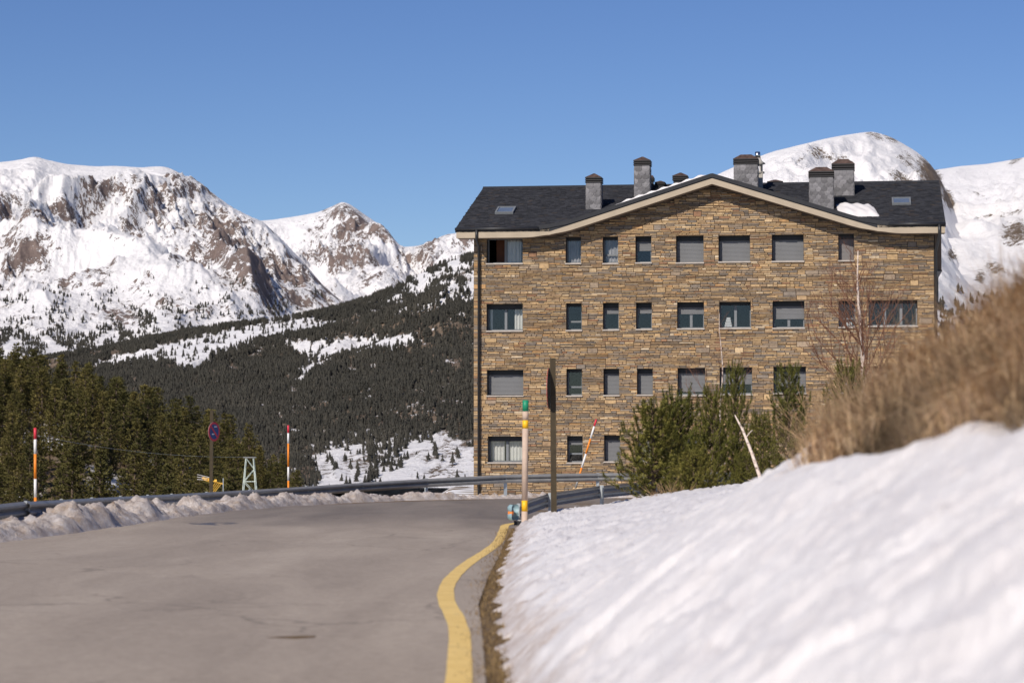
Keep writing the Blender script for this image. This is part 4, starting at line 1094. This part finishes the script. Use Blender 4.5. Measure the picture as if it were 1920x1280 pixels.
p = at(1621, 760, 63); t_ = at(1608, 470, 63); birch('birch_tree', 4, t_.z - p.z + 1.2, .10, 34, 'bare birch with white trunk in front of the stone facade', (p.x, 63, p.z - 1.2), (-.03, 0))
p = at(1352, 760, 57); t_ = at(1350, 585, 57); birch('birch_tree', 9, t_.z - p.z + 1.2, .03, 16, 'thin bare birch sapling rising out of the pine clump', (p.x, 57, p.z - 1.2), (0, 0), blen=.3)
# leaning pale stem and its broken branch
a_ = at(1432, 905, 49.0); b2 = at(1378, 778, 49.6); g = empty('fallen_birch', (a_.x, a_.y, a_.z - .2)); tag(g, 'leaning bare whitish birch stem among the young pines', 'birch')
m = MB(); d = b2 - a_; pp = [Vector((0, 0, -.1)), d * .12 + Vector((-.02, 0, .2)), d * .5 + Vector((.02, 0, .2)), d * .78 + Vector((.03, 0, .2)), d + Vector((0, 0, .2))]
m.tube(pp, [.042, .038, .032, .026, .012], 8); m.build('stem', M['birch'], g, True)
m = MB(); m.tube([d * .66 + Vector((.02, 0, .2)), d * .66 + Vector((.12, .0, .33)), d * .66 + Vector((.16, .0, .36))], [.014, .01, .006], 5)
m.tube([Vector((-.12, -.1, -.15)), Vector((-.13, -.1, .12)), Vector((-.22, -.1, .24)), Vector((-.33, -.1, .27))], [.02, .018, .014, .008], 6); m.build('side_branch', M['birch'], g, True)
# straw-like dry shrubs at the edge of the bank
def shrub(px, py, d, H, seed, label, n_=46, mat='twig_straw'):
    p = at(px, py, d); r_ = random.Random(seed); g = empty('dry_shrub', (p.x, p.y, p.z)); tag(g, label, 'shrub', 'dry leafless shrubs'); m = MB()
    for k in range(n_):
        an = r_.uniform(0, 6.28); el = r_.uniform(.5, 1.35); L = H * r_.uniform(.55, 1.1); d_ = Vector((math.cos(an) * math.cos(el), math.sin(an) * math.cos(el), math.sin(el)))
        q = [Vector((r_.uniform(-.15, .15), r_.uniform(-.15, .15), -.15))]
        for s in range(4): d_ = (d_ + Vector((r_.uniform(-.2, .2), r_.uniform(-.2, .2), r_.uniform(-.12, .08)))).normalized(); q.append(q[-1] + d_ * L / 4)
        m.tube(q, [.009, .008, .006, .005, .003], 3, False)
        for s in range(6):
            i = r_.randint(1, 3); dd = (d_ + Vector((r_.uniform(-.9, .9), r_.uniform(-.9, .9), r_.uniform(-.3, .8)))).normalized(); P_ = q[i]
            m.tube([P_, P_ + dd * L * .16, P_ + dd * L * .3 + Vector((0, 0, .03))], [.005, .004, .002], 3, False)
    m.build('twigs', M[mat], g); return g
shrub(1545, 850, 52, 1.5, 1, 'straw coloured leafless shrub between the tall narrow pine and the grass bank', 70)
shrub(1600, 800, 58, 1.9, 2, 'brown leafless shrub at the foot of the birch trunk', 80)
shrub(1660, 760, 62, 1.9, 3, 'brown leafless shrub behind the top of the grass bank', 60, 'twig')
shrub(1262, 945, 49.5, .75, 4, 'tuft of pale dead stalks at the foot of the front pine', 24)
shrub(1215, 950, 49.7, .5, 5, 'few pale dead twigs lying at the snow edge under the bushy pine', 14)

# ------------------------------------------------------------------ pine wood on the spur beyond the guardrail
def wood_pine(seed, H=9.0):
    r_ = random.Random(seed); v, f = [], []; tk = MB(); bend = r_.uniform(-.15, .15)
    tk.tube([(0, 0, -.6), (bend * .5, 0, H * .5), (bend, 0, H * .97)], [.16, .10, .02], 6)
    z = H * r_.uniform(.12, .22); nw = 0
    while z < H * .99:
        t = z / H; R0 = (2.15 * (1 - t) ** .8 * (.65 + .35 * min(1, (t - .05) * 4)) + .16) * r_.uniform(.75, 1.2); nb = r_.randint(5, 7) if t < .85 else 4; a0 = r_.uniform(0, 6.28)
        for k in range(nb):
            an = a0 + 6.283 * k / nb + r_.uniform(-.35, .35); L = R0 * r_.uniform(.6, 1.15)
            tip = Vector((bend * t + math.cos(an) * L, math.sin(an) * L, z + L * r_.uniform(.0, .55)))
            o_ = Vector((bend * t, 0, z))
            tk.tube([o_, tip], [.03, .008], 3, False)
            for c in range(max(3, int(L / .22))):
                q = .3 + .75 * (c + r_.random()) / max(3, int(L / .22)); P_ = o_.lerp(tip, q) + Vector((r_.gauss(0, .12), r_.gauss(0, .12), r_.gauss(.05, .1)))
                for e in range(7):       # a clump: several small upturned blades
                    dv = Vector((math.cos(an) * .5 + r_.gauss(0, .6), math.sin(an) * .5 + r_.gauss(0, .6), r_.uniform(.1, 1.1))).normalized(); ln = r_.uniform(.18, .36)
                    sd = dv.cross(Vector((r_.gauss(0, 1), r_.gauss(0, 1), r_.gauss(0, 1)))).normalized() * r_.uniform(.035, .075)
                    k_ = len(v); v += [P_ - sd, P_ + sd, P_ + dv * ln + sd * .35, P_ + dv * ln - sd * .35]; f.append((k_, k_ + 1, k_ + 2, k_ + 3))
        z += H * r_.uniform(.035, .055)
    return np_mesh('crown', np.array([tuple(p) for p in v]), np.array(f), M['pine_far'], None, False), tk.mesh('trunk', M['bark'], True)
WPN = [wood_pine(s) for s in range(20, 26)]
cand = []
tr2 = random.Random(77); tries = 0
while len(cand) < 300 and tries < 30000:
    tries += 1
    px_ = tr2.uniform(-60, 640); d = math.sqrt(tr2.uniform(222 ** 2, 412 ** 2)); x = (px_ - 960) / F * d
    if px_ > 590 and d > 300: continue
    if px_ > 470 and d < 235: continue
    if any((x - c[0]) ** 2 + (d - c[1]) ** 2 < (3.5 if d < 330 else 2.8) ** 2 for c in cand): continue
    cand.append((x, d, px_))
cx = np.array([c[0] for c in cand]); cy = np.array([c[1] for c in cand]); cz = valley_z(cx, cy) - .25
for i, (x, d, px_) in enumerate(cand):
    cm, tm = WPN[i % 6]; k = tr2.uniform(.6, 1.2) * (.62 if px_ > 560 else (.8 if px_ > 480 else 1))
    g = empty('pine_tree', (x, d, float(cz[i])), tr2.uniform(0, 6.28)); g.scale = (k * tr2.uniform(1.0, 1.4), k * tr2.uniform(1.0, 1.4), k)
    tag(g, 'green pine in the dense wood below the outer guardrail', 'pine tree', 'pines of the wood below the road')
    link(bpy.data.objects.new('trunk', tm), g); link(bpy.data.objects.new('crown', cm), g)

# ------------------------------------------------------------------ mountains
class Layer:
    def __init__(s, name, sky_, r0, r1, ybase, prof, amp, freq, seed, mat, cols, nrow, rockf, back=.35, spurs=()):
        s.__dict__.update(locals()); del s.__dict__['s']
    def z(s, px, r):
        """height for image column px at range r"""
        zr = CAMZ + np.asarray(ray(px, sinterp(s.sky_, px))[1]) * s.r1; zb = CAMZ + np.asarray(ray(px, interp(s.ybase, px))[1]) * s.r0
        t = (r - s.r0) / (s.r1 - s.r0); tf = np.clip(t, 0, 1)
        x = (px - 960) / F * r
        h = zb + (zr - zb) * (tf ** s.prof)
        wx = x + 120 * fbm(x * s.freq * 1.3, r * s.freq * 1.3, 3, s.seed + 70) * .00085 / s.freq
        rib = ridged(wx * s.freq * 1.7, r * s.freq * .75, 7, s.seed, .55) - .8
        fine = fbm(x * s.freq * 6, r * s.freq * 4, 6, s.seed + 50, .58)
        wgt = np.clip(tf * 1.2, 0, 1) * np.clip((1 - tf) * 4, .05, 1)
        for (pts, hgt, wid) in s.spurs:      # ridges given as (px, t) lines
            q = [(p[0], p[1] * 600) for p in pts]; h = h + hgt * np.exp(-(dist_poly(px, tf * 600, q) / wid) ** 1.2) * np.clip((1 - tf) * 4, 0, 1)
        h = h + s.amp * (rib + .22 * fine) * wgt
        # no rib may stand above the summit line
        cap_ = CAMZ + (zr - CAMZ) * r / s.r1 - .06 * (s.r1 - r) * .5; k_ = s.amp * .22
        h = -k_ * np.logaddexp(-h / k_, -(cap_ + k_ * .3) / k_)
        return np.where(t > 1, zr - (r - s.r1) * s.back, h)
    def build(s):
        px = np.linspace(*s.cols); t = np.concatenate([np.linspace(0, 1, s.nrow), [1.05, 1.3]])
        P, T = np.meshgrid(px, t); Rr = s.r0 + (s.r1 - s.r0) * T; Z = s.z(P, Rr); X = (P - 960) / F * Rr
        # slope for the rock mask
        dzr = np.gradient(Z, axis=0) / np.gradient(Rr, axis=0); dzx = np.gradient(Z, axis=1) / np.maximum(np.gradient(X, axis=1), .01)
        slope = np.hypot(dzr, dzx); qx, qy = pix(X, Rr, Z)
        rock = s.rockf(qx, qy, slope, X, Rr)
        rg = sstep(.2, .55, rock) * np.clip((1 - T) * 8, 0, 1)
        Z = Z + s.amp * .06 * rg * (ridged(X * s.freq * 9, Rr * s.freq * 5, 5, s.seed + 90, .6) - .7)
        return terrain_obj(s.name, X, Rr, Z, M[s.mat], {'rock': rock})
def blobs(px, py, lst):
    r = np.zeros(px.shape)
    for (x, y, rx_, ry_, a, ang) in lst:
        c, s_ = math.cos(R(ang)), math.sin(R(ang)); u = ((px - x) * c + (py - y) * s_) / rx_; v = (-(px - x) * s_ + (py - y) * c) / ry_
        r = np.maximum(r, a * np.exp(-(u * u + v * v) ** 1.5))
    return r
def rock1(px, py, sl, X, Y):
    b = blobs(px, py, [(215, 345, 130, 45, .36, 12), (130, 385, 60, 34, .5, 20), (345, 350, 70, 36, .5, 35), (390, 440, 60, 80, .85, 20), (470, 470, 120, 36, .9, 42), (420, 545, 60, 40, .5, 30),
        (560, 545, 90, 26, .75, 45), (40, 470, 60, 40, .62, 20), (260, 560, 130, 40, .5, 15), (240, 590, 40, 30, .62, 0), (490, 540, 60, 60, .55, 30), (100, 600, 110, 30, .3, 0), (640, 575, 60, 16, .8, 32), (225, 302, 70, 10, .6, 0), (290, 535, 50, 18, .6, 20)])
    return b * .58 + .36 * np.clip(sl - .6, -.6, .7) + .42 * fbm(X / 130, Y / 210, 5, 91, .62) + .07 - .30 * sstep(372, 312, py) * sstep(340, 290, px)
def rock2(px, py, sl, X, Y):
    b = blobs(px, py, [(660, 400, 55, 40, .8, 35), (640, 440, 60, 40, .62, 0), (700, 430, 50, 14, .75, 35), (590, 425, 50, 14, .7, -35), (650, 490, 70, 30, .6, 20), (800, 450, 50, 14, .7, -15), (850, 440, 50, 20, .6, 0), (790, 480, 60, 20, .5, -10)])
    return b * .62 + .32 * np.clip(sl - .55, -.6, .7) + .38 * fbm(X / 130, Y / 210, 5, 95, .62) + .03
def rock4(px, py, sl, X, Y):
    b = blobs(px, py, [(1540, 288, 32, 14, .8, 25), (1580, 300, 30, 12, .7, 20), (1745, 330, 46, 22, 1.05, 60), (1700, 300, 28, 14, .7, 40), (1690, 335, 30, 16, .7, 20), (1780, 375, 26, 12, 1.0, 65), (1640, 255, 26, 8, .7, 20), (1670, 262, 20, 6, .7, 30), (1905, 440, 36, 32, .95, -30), (1838, 520, 12, 16, .9, 0), (1868, 505, 26, 14, .8, 30), (1785, 480, 14, 14, .7, 30), (1885, 400, 45, 4, .75, -6), (1850, 405, 30, 4, .75, -12), (1835, 365, 28, 3, .7, 30), (1500, 300, 20, 3, .65, -30), (1905, 300, 20, 8, .7, -30)])
    return b * .84 + .10 * np.clip(sl - .55, -.6, .8) + .14 * fbm(X / 120, Y / 120, 4, 97) - .06
CLEAR = [[(170, 682), (215, 668), (330, 640), (420, 618), (500, 604), (600, 598), (640, 603), (600, 618), (520, 630), (470, 648), (400, 668), (385, 690), (340, 705), (330, 680), (260, 680), (215, 690)],
         [(535, 640), (600, 640), (690, 632), (780, 628), (786, 642), (720, 655), (640, 668), (580, 700), (555, 700), (590, 672), (540, 655)], [(505, 727), (560, 707), (600, 700), (560, 722)], [(672, 703), (720, 693), (715, 703)],
         [(590, 850), (680, 848), (690, 900), (600, 915)], [(760, 850), (830, 808), (893, 850), (893, 915), (720, 915)], [(560, 660), (590, 652), (600, 668), (575, 675)]]
def wooded(px, py):
    w_ = np.ones(px.shape)
    for c in CLEAR: w_ = np.where(in_poly(px + 14 * fbm(px / 12, py / 9, 3, 5), py + 8 * fbm(px / 10, py / 9, 3, 6), c), 0, w_)
    w_ = w_ * (1 - sstep(610, 540, py) * sstep(550, 690, px)) * (1 - sstep(790, 830, py) * sstep(560, 640, px)) * sstep(600, 660, py + .12 * px)
    return w_
def rock3(px, py, sl, X, Y):
    b = blobs(px, py, [(830, 860, 80, 45, .7, 0), (700, 870, 90, 30, .6, 0), (880, 830, 30, 40, .7, 0), (620, 880, 60, 20, .65, 0), (860, 520, 60, 20, .45, -20), (800, 545, 60, 10, .45, -20)])
    return b * .75 + .2 * np.clip(sl - .45, -.5, .8) + .25 * fbm(X / 40, Y / 60, 5, 99) + .02 + .75 * wooded(px, py)
SKY1 = [(-900, 330), (-500, 310), (-250, 302), (-80, 298), (0, 293), (35, 289), (62, 284), (90, 291), (120, 298), (170, 302), (215, 301), (260, 303), (315, 304), (335, 314), (365, 335), (400, 359), (435, 380), (465, 398), (490, 408), (520, 432), (550, 462), (580, 495), (610, 528), (650, 560), (700, 592), (780, 640), (900, 700)]
SKY2 = [(380, 440), (480, 408), (520, 403), (560, 397), (595, 389), (620, 379), (643, 371), (658, 377), (680, 392), (705, 410), (730, 430), (750, 452), (772, 454), (800, 448), (825, 437), (850, 430), (885, 424), (930, 420), (1000, 440), (1150, 480), (1400, 520)]
SKY3 = [(-900, 720), (-200, 690), (60, 668), (150, 655), (220, 643), (300, 626), (380, 610), (460, 600), (540, 590), (620, 574), (690, 553), (740, 530), (790, 505), (840, 485), (890, 470), (950, 460), (1100, 470), (1400, 520), (2000, 600)]
SKY4 = [(1000, 480), (1150, 400), (1250, 357), (1335, 322), (1380, 302), (1440, 278), (1500, 262), (1560, 249), (1600, 243), (1640, 240), (1668, 246), (1700, 262), (1730, 282), (1752, 305), (1775, 345), (1790, 380), (1810, 420), (1860, 470), (2000, 560), (2400, 700)]
SKY5 = [(1500, 340), (1700, 318), (1770, 311), (1800, 306), (1850, 301), (1890, 294), (1920, 288), (2000, 270), (2200, 255), (2700, 290)]
L1 = Layer('mountain_left', SKY1, 4300, 7400, [(-900, 690), (900, 690)], 1.15, 125, 1 / 850., 3, 'mtn', (-420, 800, 560), 300, rock1,
           spurs=[([(345, .98), (390, .75), (420, .55), (470, .3)], 90, 38), ([(335, 1.0), (450, .8), (540, .6), (620, .4)], 60, 30), ([(140, .9), (120, .7), (60, .45)], 55, 40), ([(260, .95), (250, .8), (230, .62)], 45, 30), ([(60, .5), (250, .42), (430, .25)], 50, 40)])
L2 = Layer('mountain_peak', SKY2, 7000, 9600, [(300, 640), (1400, 640)], 1.15, 150, 1 / 900., 8, 'mtn', (380, 1250, 400), 170, rock2, spurs=[([(643, 1.0), (620, .8), (560, .6)], 60, 24), ([(645, 1.0), (690, .82), (740, .7)], 50, 22)])
L3 = Layer('forest_hill', SKY3, 1150, 3800, [(-900, 905), (560, 905), (900, 915), (2000, 900)], .92, 42, 1 / 420., 14, 'mtn_near', (-420, 1250, 520), 260, rock3)
L4 = Layer('mountain_right', SKY4, 1900, 4300, [(900, 640), (2400, 660)], 1.15, 70, 1 / 700., 19, 'mtn_near', (1000, 2400, 480), 220, rock4)
L5 = Layer('mountain_shoulder', SKY5, 2600, 5200, [(1400, 640), (2700, 650)], 1.1, 60, 1 / 800., 25, 'mtn_near', (1500, 2700, 260), 150, rock4)
LABEL = {'mountain_left': 'broad snowy mountain with rocky ribs', 'mountain_peak': 'pointed snowy peak in the distance', 'forest_hill': 'snowy hillside under the dark pine forest', 'mountain_right': 'domed snowy mountain behind the building roof', 'mountain_shoulder': 'smooth snow ridge beyond the domed mountain'}
for L in (L1, L2, L3, L4, L5):
    o = L.build(); o['label'] = LABEL[L.name]

# ------------------------------------------------------------------ distant forest: instanced small pines on the hill layers
def far_tree(seed):
    r_ = random.Random(seed); m = MB(); H = 1.0; n_ = 6
    for q in range(4):
        z0 = .10 + q * .2; z1 = z0 + .36 if q < 3 else 1.0; r0 = .27 * (1 - q * .2) * r_.uniform(.85, 1.15)
        ring = [(r0 * r_.uniform(.6, 1.25) * math.cos(6.283 * i / n_ + q), r0 * r_.uniform(.6, 1.25) * math.sin(6.283 * i / n_ + q), z0 + r_.uniform(-.05, .05)) for i in range(n_)]
        m.add(ring + [(r_.uniform(-.02, .02), 0, z1)], [(i, (i + 1) % n_, n_) for i in range(n_)])
    m.box(-.02, .02, -.02, .02, -.1, .2); return m.mesh('far_tree', M['pine_dark'])
src = bpy.data.collections.new('far_tree_kinds')
for s in range(5): src.objects.link(bpy.data.objects.new('far_tree', far_tree(s)))
def forest(name, px, r, z, h, label):
    x = (px - 960) / F * r; n_ = len(px)
    me = bpy.data.meshes.new(name); me.vertices.add(n_); me.vertices.foreach_set('co', np.stack([x, r, z - .3], 1).astype(np.float32).ravel())
    a = me.attributes.new('size', 'FLOAT', 'POINT'); a.data.foreach_set('value', h.astype(np.float32))
    o = link(bpy.data.objects.new(name, me)); tag(o, label, 'forest', kind='stuff')
    ng = bpy.data.node_groups.new(name, 'GeometryNodeTree'); ng.interface.new_socket('Geometry', in_out='INPUT', socket_type='NodeSocketGeometry'); ng.interface.new_socket('Geometry', in_out='OUTPUT', socket_type='NodeSocketGeometry')
    N_ = ng.nodes; gi = N_.new('NodeGroupInput'); go = N_.new('NodeGroupOutput'); ip = N_.new('GeometryNodeInstanceOnPoints'); ci = N_.new('GeometryNodeCollectionInfo')
    ci.inputs['Collection'].default_value = src; ci.inputs['Separate Children'].default_value = True; ci.inputs['Reset Children'].default_value = True
    ip.inputs['Pick Instance'].default_value = True
    na = N_.new('GeometryNodeInputNamedAttribute'); na.data_type = 'FLOAT'; na.inputs['Name'].default_value = 'size'
    rv_ = N_.new('FunctionNodeRandomValue'); rv_.data_type = 'FLOAT_VECTOR'; rv_.inputs[0].default_value = (-.06, -.06, 0); rv_.inputs[1].default_value = (.06, .06, 6.28)
    lk = ng.links.new; lk(gi.outputs[0], ip.inputs['Points']); lk(ci.outputs[0], ip.inputs['Instance']); lk(na.outputs[0], ip.inputs['Scale']); lk(rv_.outputs[0], ip.inputs['Rotation']); lk(ip.outputs[0], go.inputs[0])
    md = o.modifiers.new('scatter', 'NODES'); md.node_group = ng; return o
n_ = 330000; px_ = rng.uniform(-420, 1150, n_); tt = rng.uniform(0, 1, n_) ** .8; r_ = L3.r0 + (L3.r1 - L3.r0) * tt
z_ = L3.z(px_, r_); qx, qy = pix((px_ - 960) / F * r_, r_, z_)
dens = np.full(n_, 1.0)
nz = fbm(qx / 38, qy / 16, 4, 111)
for c in CLEAR: dens = np.where(in_poly(qx + 14 * fbm(qx / 12, qy / 9, 3, 5), qy + 8 * fbm(qx / 10, qy / 9, 3, 6), c), np.where(qy > 790, .12, .02), dens)
hi = sstep(600, 530, qy) * sstep(560, 700, qx); dens = dens * (1 - hi * (1 - np.clip(.02 + nz * .9, .015, .4)))
mid = sstep(640, 560, qy + .12 * (890 - qx)) * .0; dens *= np.where((qy < 700) & (nz < -.22), .25, 1.0)
dens *= np.where((qy > 640) & (nz < -.55), .15, 1.0)
low = sstep(800, 850, qy) * sstep(560, 640, qx); dens *= 1 - .72 * low * (nz < .15)
# constant image density: thin by the range
keep = rng.uniform(0, 1, n_) < dens * np.clip(.25 + .75 * (r_ / 3800) ** 1.0, 0, 1)
forest('pine_forest', px_[keep], r_[keep], z_[keep], rng.uniform(3.2, 9.5, keep.sum()) * (.45 + .55 * np.clip(r_[keep] / 2800, 0, 1)), 'dark pine forest covering the far hillside')
n_ = 40000; px_ = rng.uniform(-420, 720, n_); tt = rng.uniform(0, .62, n_); r_ = L1.r0 + (L1.r1 - L1.r0) * tt; z_ = L1.z(px_, r_); qx, qy = pix((px_ - 960) / F * r_, r_, z_)
nz = fbm(qx / 42, qy / 26, 4, 121); dens = sstep(505, 640, qy) * .75 * sstep(.02, .42, nz + .22 * sstep(560, 650, qy)) + .02 * sstep(480, 560, qy)
keep = rng.uniform(0, 1, n_) < dens
forest('scattered_pines', px_[keep], r_[keep], z_[keep], rng.uniform(6, 12, keep.sum()), 'scattered dark pines on the lower slopes of the broad mountain')
n_ = 5000; px_ = rng.uniform(1700, 2300, n_); tt = rng.uniform(0, .5, n_); r_ = L4.r0 + (L4.r1 - L4.r0) * tt; z_ = L4.z(px_, r_); qx, qy = pix((px_ - 960) / F * r_, r_, z_)
nz = fbm(qx / 20, qy / 14, 4, 131); keep = rng.uniform(0, 1, n_) < sstep(535, 590, qy) * sstep(-.1, .2, nz) * .8 + .004
forest('slope_pines', px_[keep], r_[keep], z_[keep], rng.uniform(6, 11, keep.sum()), 'small pines at the foot of the domed mountain')
